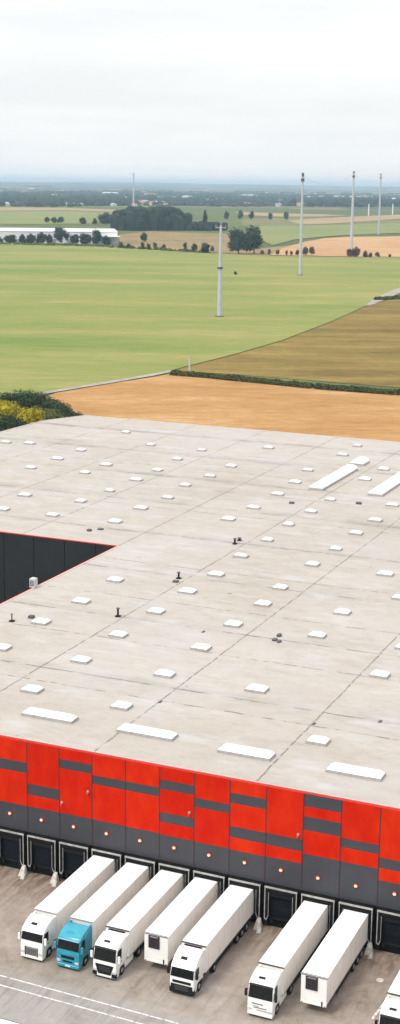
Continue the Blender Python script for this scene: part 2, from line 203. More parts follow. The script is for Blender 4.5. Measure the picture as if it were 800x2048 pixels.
M['leaf_olive'] = leafmat('olive leaves', [(.05, .07, .02), (.09, .10, .03), (.15, .14, .04)])
M['leaf_red'] = leafmat('reddish leaves', [(.05, .04, .03), (.09, .05, .035), (.10, .07, .04)])
M['leaf_hedge'] = leafmat('hedge leaves', [(.045, .055, .015), (.07, .085, .025), (.11, .11, .04)], 1.2)

def marking_mat(name='road marking paint', col=(.62, .62, .6), lo=.38, hi=.5):
    m, t, b = new_mat(name)
    v = mapped(t); f = noise_node(t, v, 3.0, 5, .7)
    mr = t.nodes.new('ShaderNodeMapRange'); mr.inputs['From Min'].default_value = lo; mr.inputs['From Max'].default_value = hi
    t.links.new(f, mr.inputs[0])
    t.links.new(mixc(t, mr.outputs[0], (.27, .25, .235), col), b.inputs['Base Color']); b.inputs['Roughness'].default_value = .8
    return m
M['paint'] = marking_mat()

def yard_mat():
    m, t, b = new_mat('worn yard concrete')
    v = mapped(t); big = noise_node(t, v, .09, 5, .6); mid = noise_node(t, v, .45, 6, .7, .6); fine = noise_node(t, v, 3.5, 5, .75)
    f = math_(t, 'ADD', math_(t, 'MULTIPLY', big, .45), math_(t, 'ADD', math_(t, 'MULTIPLY', mid, .4), math_(t, 'MULTIPLY', fine, .15)))
    brown = ramp(t, f, [(.37, (.165, .132, .104)), (.46, (.26, .217, .182)), (.55, (.318, .275, .24)), (.65, (.375, .338, .306))])
    grey = ramp(t, f, [(.38, (.215, .198, .182)), (.5, (.285, .267, .25)), (.64, (.34, .325, .305))])
    sp = t.nodes.new('ShaderNodeSeparateXYZ'); t.links.new(v, sp.inputs[0])
    edge = math_(t, 'ADD', math_(t, 'MULTIPLY', math_(t, 'ADD', sp.outputs['Y'], 19.2), 1.2), math_(t, 'MULTIPLY', math_(t, 'SUBTRACT', mid, .5), 6))
    mr = t.nodes.new('ShaderNodeMapRange'); t.links.new(edge, mr.inputs[0]); mr.inputs['From Min'].default_value = -1.0; mr.inputs['From Max'].default_value = 1.5
    col = mixc(t, mr.outputs[0], grey, brown)
    # rusty, oily wear by the docks, mixed with painted shade below the doors
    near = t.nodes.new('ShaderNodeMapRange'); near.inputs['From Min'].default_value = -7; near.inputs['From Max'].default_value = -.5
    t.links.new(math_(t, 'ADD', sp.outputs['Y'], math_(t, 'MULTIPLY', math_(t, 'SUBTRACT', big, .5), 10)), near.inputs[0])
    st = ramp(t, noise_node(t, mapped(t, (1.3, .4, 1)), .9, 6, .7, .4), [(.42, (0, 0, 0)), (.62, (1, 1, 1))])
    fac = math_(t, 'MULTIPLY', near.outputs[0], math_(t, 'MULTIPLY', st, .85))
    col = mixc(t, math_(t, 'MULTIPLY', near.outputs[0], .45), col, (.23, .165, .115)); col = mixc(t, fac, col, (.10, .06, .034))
    ty = ramp(t, noise_node(t, mapped(t, (2.6, .10, 1)), .8, 4, .65), [(.50, (0, 0, 0)), (.66, (1, 1, 1))])
    tr = ramp(t, noise_node(t, v, .12, 3, .5), [(.42, (0, 0, 0)), (.6, (1, 1, 1))])
    col = mixc(t, math_(t, 'MULTIPLY', math_(t, 'MULTIPLY', ty, tr), .38), col, (.10, .088, .078))
    bj = t.nodes.new('ShaderNodeTexBrick'); t.links.new(mapped(t), bj.inputs[0]); bj.offset = 0; bj.inputs['Scale'].default_value = 1; bj.inputs['Brick Width'].default_value = 6.0; bj.inputs['Row Height'].default_value = 6.0
    bj.inputs['Mortar Size'].default_value = .03; bj.inputs['Color1'].default_value = (1, 1, 1, 1); bj.inputs['Color2'].default_value = (.93, .93, .93, 1); bj.inputs['Mortar'].default_value = (.62, .6, .58, 1)
    col = mixc(t, .3, col, bj.outputs['Color'], 'MULTIPLY')
    # bay joints and dark drips
    spots = ramp(t, noise_node(t, mapped(t, (1, .8, 1)), 1.7, 3, .5), [(.26, (1, 1, 1)), (.31, (0, 0, 0))])
    col = mixc(t, math_(t, 'MULTIPLY', spots, .6), col, (.07, .055, .045))
    t.links.new(col, b.inputs['Base Color']); b.inputs['Roughness'].default_value = .85; b.inputs['Specular IOR Level'].default_value = .25
    bp = t.nodes.new('ShaderNodeBump'); bp.inputs['Strength'].default_value = .25; bp.inputs['Distance'].default_value = .05
    t.links.new(fine, bp.inputs['Height']); t.links.new(bp.outputs[0], b.inputs['Normal'])
    return m
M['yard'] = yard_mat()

def roof_mat():
    m, t, b = new_mat('roof membrane')
    v = mapped(t); sp = t.nodes.new('ShaderNodeSeparateXYZ'); t.links.new(v, sp.inputs[0])
    big = noise_node(t, v, .035, 5, .6); mid = noise_node(t, mapped(t, (1, 1.0, 1)), .16, 6, .7, .8); fine = noise_node(t, v, 1.6, 5, .7)
    f = math_(t, 'ADD', math_(t, 'MULTIPLY', big, .45), math_(t, 'ADD', math_(t, 'MULTIPLY', mid, .4), math_(t, 'MULTIPLY', fine, .15)))
    base = ramp(t, f, [(.36, (.335, .295, .256)), (.46, (.372, .333, .294)), (.55, (.395, .358, .323)), (.66, (.42, .393, .376))])
    # membrane sheets: slightly different tone per sheet
    vor = t.nodes.new('ShaderNodeTexBrick'); t.links.new(mapped(t, (1, 1, 1)), vor.inputs[0])
    vor.inputs['Scale'].default_value = 1.0; vor.inputs['Brick Width'].default_value = 18.65; vor.inputs['Row Height'].default_value = 5.8; vor.offset = 0.0
    vor.inputs['Color1'].default_value = (.97, .97, .97, 1); vor.inputs['Color2'].default_value = (1.03, 1.025, 1.02, 1); vor.inputs['Mortar'].default_value = (.95, .95, .95, 1)
    vor.inputs['Mortar Size'].default_value = .012; vor.inputs['Bias'].default_value = 0
    base = mixc(t, .7, base, vor.outputs['Color'], 'MULTIPLY')
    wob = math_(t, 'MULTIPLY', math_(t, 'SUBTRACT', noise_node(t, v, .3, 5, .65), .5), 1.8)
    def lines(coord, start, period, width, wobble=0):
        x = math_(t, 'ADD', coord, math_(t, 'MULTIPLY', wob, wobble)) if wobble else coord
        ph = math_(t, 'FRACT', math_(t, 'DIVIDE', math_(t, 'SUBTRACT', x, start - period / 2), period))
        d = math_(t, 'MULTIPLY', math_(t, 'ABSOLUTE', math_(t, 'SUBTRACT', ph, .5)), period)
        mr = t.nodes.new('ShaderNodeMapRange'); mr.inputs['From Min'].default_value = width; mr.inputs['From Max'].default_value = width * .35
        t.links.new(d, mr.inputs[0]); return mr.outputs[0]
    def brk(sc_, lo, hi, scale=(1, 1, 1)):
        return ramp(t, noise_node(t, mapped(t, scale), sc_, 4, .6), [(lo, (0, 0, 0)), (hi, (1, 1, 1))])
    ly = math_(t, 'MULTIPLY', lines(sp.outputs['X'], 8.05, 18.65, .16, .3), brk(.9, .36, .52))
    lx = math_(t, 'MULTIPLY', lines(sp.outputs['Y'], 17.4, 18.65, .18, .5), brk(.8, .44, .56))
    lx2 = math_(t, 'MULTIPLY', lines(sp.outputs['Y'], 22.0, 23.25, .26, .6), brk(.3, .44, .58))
    lxw = math_(t, 'MULTIPLY', lines(sp.outputs['Y'], 22.3, 23.25, 2.2, 1.2), brk(.11, .42, .66))  # valley lines and bands: stains that also paint in the shade of unmodelled valleys
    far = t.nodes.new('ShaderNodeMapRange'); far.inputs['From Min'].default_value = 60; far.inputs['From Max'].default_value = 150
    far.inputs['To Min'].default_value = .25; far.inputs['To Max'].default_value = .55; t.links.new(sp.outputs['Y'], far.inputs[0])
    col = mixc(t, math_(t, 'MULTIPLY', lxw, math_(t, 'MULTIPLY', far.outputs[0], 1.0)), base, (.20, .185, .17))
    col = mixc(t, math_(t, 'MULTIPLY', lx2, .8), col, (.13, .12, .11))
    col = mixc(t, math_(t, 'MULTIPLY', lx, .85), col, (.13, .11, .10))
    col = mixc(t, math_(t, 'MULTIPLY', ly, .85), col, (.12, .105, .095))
    gr_ = ramp(t, noise_node(t, mapped(t, (.55, 1.3, 1)), .55, 8, .8), [(.36, (.80, .79, .78)), (.5, (1, 1, 1)), (.66, (1.09, 1.08, 1.08))]); col = mixc(t, .5, col, gr_, 'MULTIPLY')
    # wind-dried streaks and scattered dirt
    sk = brk(.5, .60, .72, (.35, 1.6, 1)); col = mixc(t, math_(t, 'MULTIPLY', sk, .28), col, (.22, .205, .19))
    dots = ramp(t, noise_node(t, v, .55, 2, .4), [(.20, (1, 1, 1)), (.235, (0, 0, 0))]); col = mixc(t, math_(t, 'MULTIPLY', dots, .6), col, (.12, .105, .09))
    pk = brk(.09, .50, .66); col = mixc(t, math_(t, 'MULTIPLY', pk, .35), col, (.40, .365, .365))
    sk2 = brk(.22, .56, .70, (.5, 1.4, 1)); col = mixc(t, math_(t, 'MULTIPLY', sk2, .45), col, (.46, .46, .47))
    t.links.new(col, b.inputs['Base Color']); b.inputs['Roughness'].default_value = .8; b.inputs['Specular IOR Level'].default_value = .25
    bp = t.nodes.new('ShaderNodeBump'); bp.inputs['Strength'].default_value = .3; bp.inputs['Distance'].default_value = .1
    t.links.new(mid, bp.inputs['Height']); t.links.new(bp.outputs[0], b.inputs['Normal'])
    return m
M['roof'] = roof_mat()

def red_mat():
    m, t, b = new_mat('red cladding')
    v = mapped(t, (.5, 1, .25)); oi = t.nodes.new('ShaderNodeObjectInfo'); f = math_(t, 'ADD', noise_node(t, v, 1.1, 4, .6), math_(t, 'MULTIPLY', math_(t, 'SUBTRACT', oi.outputs['Random'], .5), .22))
    t.links.new(ramp(t, f, [(.3, (.47, .010, .0015)), (.5, (.53, .016, .002)), (.7, (.59, .026, .003))]), b.inputs['Base Color'])
    b.inputs['Roughness'].default_value = .7; b.inputs['Specular IOR Level'].default_value = .04
    return m
M['red'] = red_mat()

def terrain_mat():
    m, t, b = new_mat('distant farmland')
    v = mapped(t, (1, .55, 1), .5)
    vo = t.nodes.new('ShaderNodeTexVoronoi'); vo.inputs['Scale'].default_value = .0022; t.links.new(v, vo.inputs[0])
    sp = t.nodes.new('ShaderNodeSeparateColor'); t.links.new(vo.outputs['Color'], sp.inputs[0])
    col = ramp(t, sp.outputs[0], [(0, (.09, .125, .05)), (.25, (.14, .165, .065)), (.45, (.10, .125, .055)), (.6, (.25, .19, .11)), (.72, (.08, .11, .05)), (.85, (.19, .18, .09)), (1, (.07, .095, .05))])
    n = noise_node(t, v, .012, 5, .6)
    col = mixc(t, .5, col, ramp(t, n, [(.3, (.6, .6, .6)), (.7, (1.2, 1.2, 1.2))]), 'MULTIPLY')
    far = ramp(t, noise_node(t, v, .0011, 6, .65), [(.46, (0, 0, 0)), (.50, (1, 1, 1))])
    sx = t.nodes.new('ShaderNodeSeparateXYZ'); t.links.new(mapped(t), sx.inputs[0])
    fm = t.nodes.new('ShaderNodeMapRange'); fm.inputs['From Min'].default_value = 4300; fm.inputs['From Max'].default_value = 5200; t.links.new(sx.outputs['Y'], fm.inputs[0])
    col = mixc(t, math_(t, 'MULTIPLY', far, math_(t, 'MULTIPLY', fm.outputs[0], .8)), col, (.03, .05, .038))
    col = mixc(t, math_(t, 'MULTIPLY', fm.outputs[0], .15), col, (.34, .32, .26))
    t.links.new(col, b.inputs['Base Color']); b.inputs['Roughness'].default_value = 1; b.inputs['Specular IOR Level'].default_value = 0
    return m
M['terrain'] = terrain_mat()

# ------------------------------------------------------------------ mesh building
class MB:
    def __init__(s): s.v = []; s.f = []; s.mi = []; s.mats = []
    def _m(s, m):
        m = M[m] if isinstance(m, str) else m
        if m not in s.mats: s.mats.append(m)
        return s.mats.index(m)
    def face(s, pts, m):
        k = len(s.v); s.v += [tuple(p) for p in pts]; s.f.append(tuple(range(k, k + len(pts)))); s.mi.append(s._m(m))
    def hexa(s, b, t, m):
        """b, t: four points each, bottom and top, same winding"""
        k = len(s.v); s.v += [tuple(p) for p in b] + [tuple(p) for p in t]; i = s._m(m)
        for f in ((3, 2, 1, 0), (4, 5, 6, 7), (0, 1, 5, 4), (1, 2, 6, 5), (2, 3, 7, 6), (3, 0, 4, 7)):
            s.f.append(tuple(k + a for a in f)); s.mi.append(i)
    def box(s, x0, x1, y0, y1, z0, z1, m, ch=0):
        if ch:   # chamfered top
            s.hexa([(x0, y0, z0), (x1, y0, z0), (x1, y1, z0), (x0, y1, z0)], [(x0, y0, z1 - ch), (x1, y0, z1 - ch), (x1, y1, z1 - ch), (x0, y1, z1 - ch)], m)
            s.hexa([(x0, y0, z1 - ch), (x1, y0, z1 - ch), (x1, y1, z1 - ch), (x0, y1, z1 - ch)], [(x0 + ch, y0 + ch, z1), (x1 - ch, y0 + ch, z1), (x1 - ch, y1 - ch, z1), (x0 + ch, y1 - ch, z1)], m)
        else:
            s.hexa([(x0, y0, z0), (x1, y0, z0), (x1, y1, z0), (x0, y1, z0)], [(x0, y0, z1), (x1, y0, z1), (x1, y1, z1), (x0, y1, z1)], m)
    def tube(s, a, b, ra, rb, m, n=12, caps=True):
        a, b = Vector(a), Vector(b); d = (b - a).normalized(); x = d.orthogonal().normalized(); y = d.cross(x); k = len(s.v); i = s._m(m)
        for c, r in ((a, ra), (b, rb)):
            for j in range(n):
                an = 2 * math.pi * j / n; s.v.append(tuple(c + x * (math.cos(an) * r) + y * (math.sin(an) * r)))
        for j in range(n):
            j2 = (j + 1) % n; s.f.append((k + j, k + j2, k + n + j2, k + n + j)); s.mi.append(i)
        if caps: s.f.append(tuple(k + j for j in reversed(range(n)))); s.f.append(tuple(k + n + j for j in range(n))); s.mi += [i, i]
    def prism(s, prof, x0, x1, m, inset=0):
        """prof: list of (y, z), extruded along x"""
        n = len(prof); k = len(s.v); i = s._m(m)
        s.v += [(x0, y, z) for y, z in prof] + [(x1, y, z) for y, z in prof]
        s.f.append(tuple(k + j for j in range(n))); s.f.append(tuple(k + n + j for j in reversed(range(n)))); s.mi += [i, i]
        for j in range(n):
            j2 = (j + 1) % n; s.f.append((k + j2, k + j, k + n + j, k + n + j2)); s.mi.append(i)
    def build(s, name, parent=None, smooth=False, bevel=0, loc=None):
        me = bpy.data.meshes.new(name); me.from_pydata(s.v, [], s.f)
        for mm in s.mats: me.materials.append(mm)
        for p, i in zip(me.polygons, s.mi): p.material_index = i
        bm = bmesh.new(); bm.from_mesh(me)
        if bevel:
            bmesh.ops.remove_doubles(bm, verts=bm.verts, dist=.0005)
            bmesh.ops.bevel(bm, geom=[e for e in bm.edges if len(e.link_faces) == 2 and e.calc_face_angle(0) > .35], offset=bevel, segments=2, affect='EDGES', profile=.5, clamp_overlap=True)
        bmesh.ops.recalc_face_normals(bm, faces=bm.faces); bm.to_mesh(me); bm.free()
        if smooth:
            for p in me.polygons: p.use_smooth = True
            try: me.set_sharp_from_angle(angle=math.radians(38))
            except Exception: pass
        o = bpy.data.objects.new(name, me); COL.objects.link(o); o.parent = parent
        if loc: o.location = loc
        return o
def tag(o, label=None, cat=None, group=None, kind=None):
    if label: o['label'] = label
    if cat: o['category'] = cat
    if group: o['group'] = group
    if kind: o['kind'] = kind
    return o
def empty(name, loc, rz=0):
    o = bpy.data.objects.new(name, None); COL.objects.link(o); o.location = loc; o.rotation_euler = (0, 0, rz); o.empty_display_size = .5; return o
def copy_tree(o, parent=None, kids=None):
    c = o.copy(); COL.objects.link(c); c.parent = parent
    for ch in list(o.children): copy_tree(ch, c)
    return c

# ------------------------------------------------------------------ ground
def sheet(name, pts, z, mat, kind='structure'):
    bm = bmesh.new(); vs = [bm.verts.new((x, y, z)) for x, y in pts]; es = [bm.edges.new((vs[i], vs[(i + 1) % len(vs)])) for i in range(len(vs))]
    bmesh.ops.triangle_fill(bm, use_beauty=True, edges=es); bmesh.ops.recalc_face_normals(bm, faces=bm.faces)
    for f in bm.faces:
        if f.normal.z < 0: f.normal_flip()
    me = bpy.data.meshes.new(name); bm.to_mesh(me); bm.free(); me.materials.append(mat)
    o = bpy.data.objects.new(name, me); COL.objects.link(o); return tag(o, kind=kind)
def ground():
    bm = bmesh.new(); rings = [0, 300, 900, 2000, 4000, 8000, 14000, 20000, 30000]; n = 48; prev = None
    for r in rings:
        if r == 0: cur = [bm.verts.new((0, 0, 0))]
        else: cur = [bm.verts.new((r * math.cos(2 * math.pi * j / n), r * math.sin(2 * math.pi * j / n), 0)) for j in range(n)]
        if prev:
            for j in range(n):
                j2 = (j + 1) % n
                if len(prev) == 1: bm.faces.new((prev[0], cur[j], cur[j2]))
                else: bm.faces.new((prev[j], cur[j], cur[j2], prev[j2]))
        prev = cur
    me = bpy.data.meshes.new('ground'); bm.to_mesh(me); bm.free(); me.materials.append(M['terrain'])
    o = bpy.data.objects.new('ground', me); COL.objects.link(o); tag(o, kind='structure')
ground()
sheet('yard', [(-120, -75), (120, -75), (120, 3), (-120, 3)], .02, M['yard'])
sheet('green_field', GREEN, .30, M['green']); sheet('brown_field', BROWN, .20, M['brown']); sheet('bare_soil_field', ORANGE, .10, M['orange'])
sheet('harvested_field', FARORANGE, .5, M['far_orange']); sheet('meadow', TAN, .5, M['tan'])
for nm, P, mt in (('stubble_field', STRIP_TAN1, 'strip_tan'), ('stubble_field', STRIP_TAN2, 'strip_tan'), ('stubble_field', STRIP_TAN3, 'strip_tan'), ('pasture', STRIP_GREEN1, 'strip_green'), ('pasture', STRIP_GREEN2, 'strip_green')):
    sheet(nm, P, .8, M[mt])
def track(name, pts, ws, z):
    L = []; R = []
    for i, (x, y) in enumerate(pts):
        a = Vector(pts[max(0, i - 1)]); b = Vector(pts[min(len(pts) - 1, i + 1)]); d = (b - a).normalized(); n = Vector((-d.y, d.x)) * ws[i] / 2
        L.append((x + n.x, y + n.y)); R.append((x - n.x, y - n.y))
    return sheet(name, L + R[::-1], z, M['track'])
track('gravel_track', TRACK_A, [3.5, 3.5, 4, 4, 3], .36)
track('gravel_track', TRACK_B, [3, 9, 9, 8], .36)
# hills at the horizon
def hills():
    mb = MB(); rnd = random.Random(3)
    for r, base, amp, seed in ((11500, 8, 22, 1), (15000, 22, 26, 2), (19000, 42, 28, 7), (23500, 68, 26, 4), (27500, 92, 26, 5)):
        prev = None; n = 150
        for j in range(n + 1):
            az = math.radians(-62 + 90 * j / n)     # clockwise from +Y
            h = base + amp * (mnoise.noise(Vector((az * 5, seed * 7.3, 0))) + .5 * mnoise.noise(Vector((az * 21, seed * 3.1, 0))))
            h = max(h, 2); row = []
            for dr, hh in ((-2400, .6), (-1200, h * .5), (0, h), (1500, h * .55), (2400, .6)):
                rr = r + dr; row.append((math.sin(az) * rr, math.cos(az) * rr, hh))
            if prev:
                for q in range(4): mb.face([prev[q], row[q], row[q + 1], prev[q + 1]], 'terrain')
            prev = row
    o = mb.build('hills'); tag(o, kind='structure')
    bm = bmesh.new(); bm.from_mesh(o.data); bmesh.ops.remove_doubles(bm, verts=bm.verts, dist=.5); bm.to_mesh(o.data); bm.free()
    for p in o.data.polygons: p.use_smooth = True
hills()
# yard markings
def strip(name, x0, y0, x1, y1, wd, z):
    a, b = Vector((x0, y0)), Vector((x1, y1)); d = (b - a).normalized(); n = Vector((-d.y, d.x)) * wd / 2
    return sheet(name, [tuple(a + n), tuple(a - n), tuple(b - n), tuple(b + n)], z, M['paint'])
strip('road_marking', -30, -19.3, 27.3, -20.15, .17, .026)
strip('road_marking', -30, -20.6, 24.5, -21.6, .17, .026)
strip('road_marking', 43.6, -8.8, 43.3, -12.1, .24, .026); strip('road_marking', 44.2, -11.2, 44.7, -14.5, .24, .026)

# ------------------------------------------------------------------ warehouse
H = 15.57; P = 4.0
FOOT = [(-29.3, 0), (75, 0), (75, 199.4), (-98.5, 201), (-104.2, 188), (-105, 165), (-105, 81), (-29.3, 81)]
wh = empty('warehouse', (0, 0, 0)); tag(wh, 'huge flat roofed warehouse with red and grey panelled front and a row of loading docks', 'warehouse')
def shell():
    mb = MB(); n = len(FOOT)
    for i in range(n):
        a, b = FOOT[i], FOOT[(i + 1) % n]
        if i == 0:
            mb.face([(a[0], 0, 4.78), (b[0], 0, 4.78), (b[0], 0, H), (a[0], 0, H)], 'grey_clad')
            mb.face([(a[0], 0, 0), (b[0], 0, 0), (b[0], 0, 4.78), (a[0], 0, 4.78)], 'base')
        else:
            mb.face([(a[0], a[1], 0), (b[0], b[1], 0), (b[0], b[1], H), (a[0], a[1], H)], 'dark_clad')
    return mb.build('wall', wh)
shell()
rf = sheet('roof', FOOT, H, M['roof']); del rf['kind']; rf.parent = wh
def coping():
    red = MB(); pale = MB(); n = len(FOOT)
    for i in range(n):
        a, b = Vector(FOOT[i]), Vector(FOOT[(i + 1) % n]); d = (b - a).normalized(); nn = Vector((d.y, -d.x))
        if i == 0: mb, m, z0 = red, 'redrim', H - .16
        elif i in (6, 7): mb, m, z0 = red, 'redrim', H - .08
        else: mb, m, z0 = pale, 'roofedge', H - .3
        o0, o1 = .05, -.08
        q = [a + nn * o0 - d * 0, b + nn * o0, b + nn * o1, a + nn * o1]
        mb.hexa([(v.x, v.y, z0) for v in q], [(v.x, v.y, H + .07 + .003 * i) for v in q], m)
    # pale inner flashing behind the red rim
    for i in (0, 6, 7):
        a, b = Vector(FOOT[i]), Vector(FOOT[(i + 1) % n]); d = (b - a).normalized(); nn = Vector((d.y, -d.x))
        q = [a - nn * .082, b - nn * .082, b - nn * .24, a - nn * .24]
        pale.hexa([(v.x, v.y, H - .02) for v in q], [(v.x, v.y, H + .05 + .004 * i) for v in q], 'roofedge')
    red.build('red_coping', wh); pale.build('coping', wh)
coping()
# facade bays: red zones (z ranges) over grey wall
RED = {-1: [(12.95, 15.42), (7.85, 11.72)], 0: [(10.55, 15.42), (7.87, 9.28)], 1: [(14.17, 15.42), (7.9, 13.1)], 2: [(13.02, 15.42), (7.9, 12.0)],
       3: [(13.02, 15.42), (7.85, 12.0)], 4: [(14.0, 15.42), (10.32, 12.94), (7.78, 9.2)], 5: [(12.66, 15.42), (7.74, 11.65)],
       6: [(14.0, 15.42), (10.3, 12.88), (7.68, 9.08)], 7: [(10.33, 15.42), (7.72, 9.02)], 8: [(12.96, 14.05), (8.88, 11.47)],
       9: [(11.4, 15.42), (8.86, 10.4)], 10: [(10.1, 15.42), (7.66, 8.98)]}
PAT = [RED[k] for k in range(-1, 11)]
for k in range(-7, 18):
    z = RED.get(k) or PAT[(k * 5 + 3) % 12]; mb = MB(); x0, x1 = k * P + .07, (k + 1) * P - .07
    for a, b in z: mb.box(x0, x1, -.045, -.002, a, b, 'red')
    mb.build('red_panel', wh, bevel=.008)
mb = MB()
for k in range(-7, 19): mb.box(k * P - .06, k * P + .06, -.03, -.002, 4.9, 15.38, 'seam')
mb.build('panel_joint', wh)
# notch wall joints (fine vertical reveals)
mb = MB()
for k in range(12): mb.box(-33.46 - 6 * k, -33.42 - 6 * k, 80.93, 80.998, .2, H - .25, 'base')
mb.build('wall_joint', wh)
# small fittings on red facade
for x, z in ((4.36, 9.17), (7.56, 11.06), (19.5, 10.94), (31.52, 10.88), (43.6, 11.0)):
    mb = MB(); mb.box(x - .1, x + .1, -.25, -.05, z - .13, z + .13, 'stripe', .04); mb.tube((x, -.3, z - .1), (x + .04, -.5, z - .28), .09, .11, 'lamp_red', 8); mb.build('floodlight', wh)

def dock(k, deep=False):
    cx = (k + .5) * P; sh = MB(); w2 = 1.77; zt = 4.70; zb = .55; d = .62
    # outer hood: side walls + head, hollow
    sh.box(cx - w2, cx - w2 + .42, -d, -.005, zb, zt - .01, 'rubpad'); sh.box(cx + w2 - .42, cx + w2, -d, -.005, zb, zt - .01, 'rubpad')
    sh.hexa([(cx - w2 + .42, -d, 4.05), (cx + w2 - .42, -d, 4.05), (cx + w2 - .42, -.005, 4.05), (cx - w2 + .42, -.005, 4.05)],
            [(cx - w2 + .42, -d, zt - .06), (cx + w2 - .42, -d, zt - .06), (cx + w2 - .42, -.005, zt - .02), (cx - w2 + .42, -.005, zt - .02)], 'rubpad')
    so_ = sh.build('dock_shelter', wh)
    st = MB()   # light piping round the hood, inverted U with curled feet
    st.box(cx - w2 - .01, cx + w2 + .01, -d - .03, -d + .08, zt - .16, zt + .02, 'stripe', .02)
    for s in (-1, 1):
        xo = cx + s * (w2 - .06)
        st.box(xo - .045, xo + .045, -d - .025, -d + .06, 1.1, zt - .165, 'stripe')
        xi = cx + s * (w2 - .46)
        st.box(xi - .022, xi + .022, -d - .02, -d + .03, 1.45, 4.1, 'stripe')
        st.tube((xo, -d, 1.12), (cx + s * (w2 - .26), -d, .95), .06, .055, 'stripe', 8); st.tube((cx + s * (w2 - .26), -d, .95), (xi, -d, 1.45), .055, .04, 'stripe', 8)
    st.build('frame_piping', so_)
    fl = MB(); fl.box(cx - w2 + .45, cx + w2 - .45, -.45, -.35, 3.6, 4.04, 'black'); fl.build('top_curtain', so_)
    dr = MB(); dr.box(cx - 1.33, cx + 1.33, -.08, -.003, 1.15, 4.0, 'door')
    for z in (1.85, 2.55, 3.25): dr.box(cx - 1.33, cx + 1.33, -.09, -.081, z - .015, z + .015, 'base')
    do = dr.build('dock_door', wh)
    b = MB(); b.box(cx - 1.25, cx + 1.25, -.28, -.085, 0.95, 1.15, 'black')
    for s in (-1, 1): b.box(cx + s * 1.05 - .14, cx + s * 1.05 + .14, -.42, -.281, .6, 1.13, 'rubber')
    b.build('dock_leveller', wh)
    l = MB(); zl = 6.62 - .006 * k
    l.tube((cx - .22, -.003, zl), (cx - .22, -.16, zl), .2, .2, 'lamp_red', 14)  # red lamp ring, also standing in for the halo of light round the lens
    lo = l.build('wall_lamp', wh)
    g = MB(); g.tube((cx - .22, -.162, zl), (cx - .22, -.26, zl - .04), .17, .13, 'lampglow', 12); g.build('lamp_lens', lo)
for k in range(-4, 17): dock(k)

# rooflights
SK = [(29.1, 13.0), (4.9, 13.4), (-7.2, 13.8), (17.1, 25.5), (4.8, 25.6), (-7.0, 25.9), (-18.8, 25.9), (29.1, 36.9), (4.8, 37.1), (-7.4, 37.3), (-19.6, 37.9), (4.8, 48.4), (16.9, 48.7), (-19.3, 49.1), (-7.4, 49.3), (5, 59.4), (16.7, 60.4), (-7.5, 60.6), (-20, 61.5), (4.3, 68.6), (22.2, 71.1), (-7.3, 71.2), (16.5, 83.1), (-8, 83.5), (4.3, 83.6), (4.6, 94.8), (-7.9, 95.5), (-49.8, 95.6), (-60.5, 95.8), (-37.3, 96.1), (-19.8, 107), (4.3, 107.1), (-8.5, 107.9), (-37.9, 108), (-62.9, 108.2), (-50.7, 108.3), (-19.1, 117.9), (4.5, 118.2), (-37.2, 118.6), (-50.1, 119.3), (-8.3, 119.6), (-38.9, 130.8), (-8.3, 131.1), (-19.2, 131.2), (-50.1, 131.3), (3.9, 131.8), (-75.5, 132.5), (-62.8, 133), (-38, 141.5), (-50.4, 142.3), (-62.8, 142.7), (-20, 143.7), (-75.4, 144), (-8, 153.2), (-38.1, 153.5), (-75.6, 155.4), (-51.7, 155.5), (-95.8, 156.4), (-21.8, 156.9), (-90.3, 157.8), (-7.5, 165.4), (-51.2, 168), (-64.5, 169), (-20.6, 177.5), (-38.7, 178), (-77.1, 181.6), (-21, 190.1), (41.3, 13.2), (41.3, 25.5), (41.3, 37), (41.3, 48.6), (41.3, 60.4), (41.3, 71.5), (41.3, 83.3), (53.4, 13.2), (53.4, 25.5), (53.4, 37), (53.4, 48.6), (53.4, 60.4), (53.4, 71.5), (53.4, 83.3), (29.0, 48.8), (29.0, 60.5)]
def skylight(x, y, w=2.35, l=1.75, h=.34, name='skylight', dark=False):
    rnd = random.Random(int(x * 31 + y * 17)); v_ = .08 if y < 62 else .22; w *= rnd.uniform(1 - v_, 1.08); l *= rnd.uniform(1 - v_, 1.08)
    k = MB(); k.box(-w / 2, w / 2, -l / 2, l / 2, -.01, .33, 'kerb'); o = k.build(name, wh, loc=(x, y, H))
    d = MB(); n = 6; a, b = w / 2 - .06, l / 2 - .06; rows = []
    nx = max(n, int(w * 2)); ny = max(n, int(l * 2))
    for i in range(nx + 1):
        row = []
        for j in range(ny + 1):
            u, v = -a + 2 * a * i / nx, -b + 2 * b * j / ny
            e = min(1, min(a - abs(u), b - abs(v)) / .55); row.append((u, v, .332 + h * (1 - (1 - e) ** 2)))
        rows.append(row)
    for i in range(nx):
        for j in range(ny): d.face([rows[i][j], rows[i + 1][j], rows[i + 1][j + 1], rows[i][j + 1]], 'dome_old' if y > 62 else 'dome')
    dm = d.build('dome', o); bm = bmesh.new(); bm.from_mesh(dm.data); bmesh.ops.remove_doubles(bm, verts=bm.verts, dist=.001); bmesh.ops.recalc_face_normals(bm, faces=bm.faces); bm.to_mesh(dm.data); bm.free()
    for p in dm.data.polygons: p.use_smooth = True
    return o
for x, y in SK: skylight(x, y)
for x0, x1, y in ((-4.2, 2.0, 7.1), (7.9, 14.3, 7.2), (20.0, 26.3, 6.6), (32.3, 38.4, 6.5)):
    o = skylight((x0 + x1) / 2, y, (x1 - x0), 1.9, .4, 'long_rooflight')
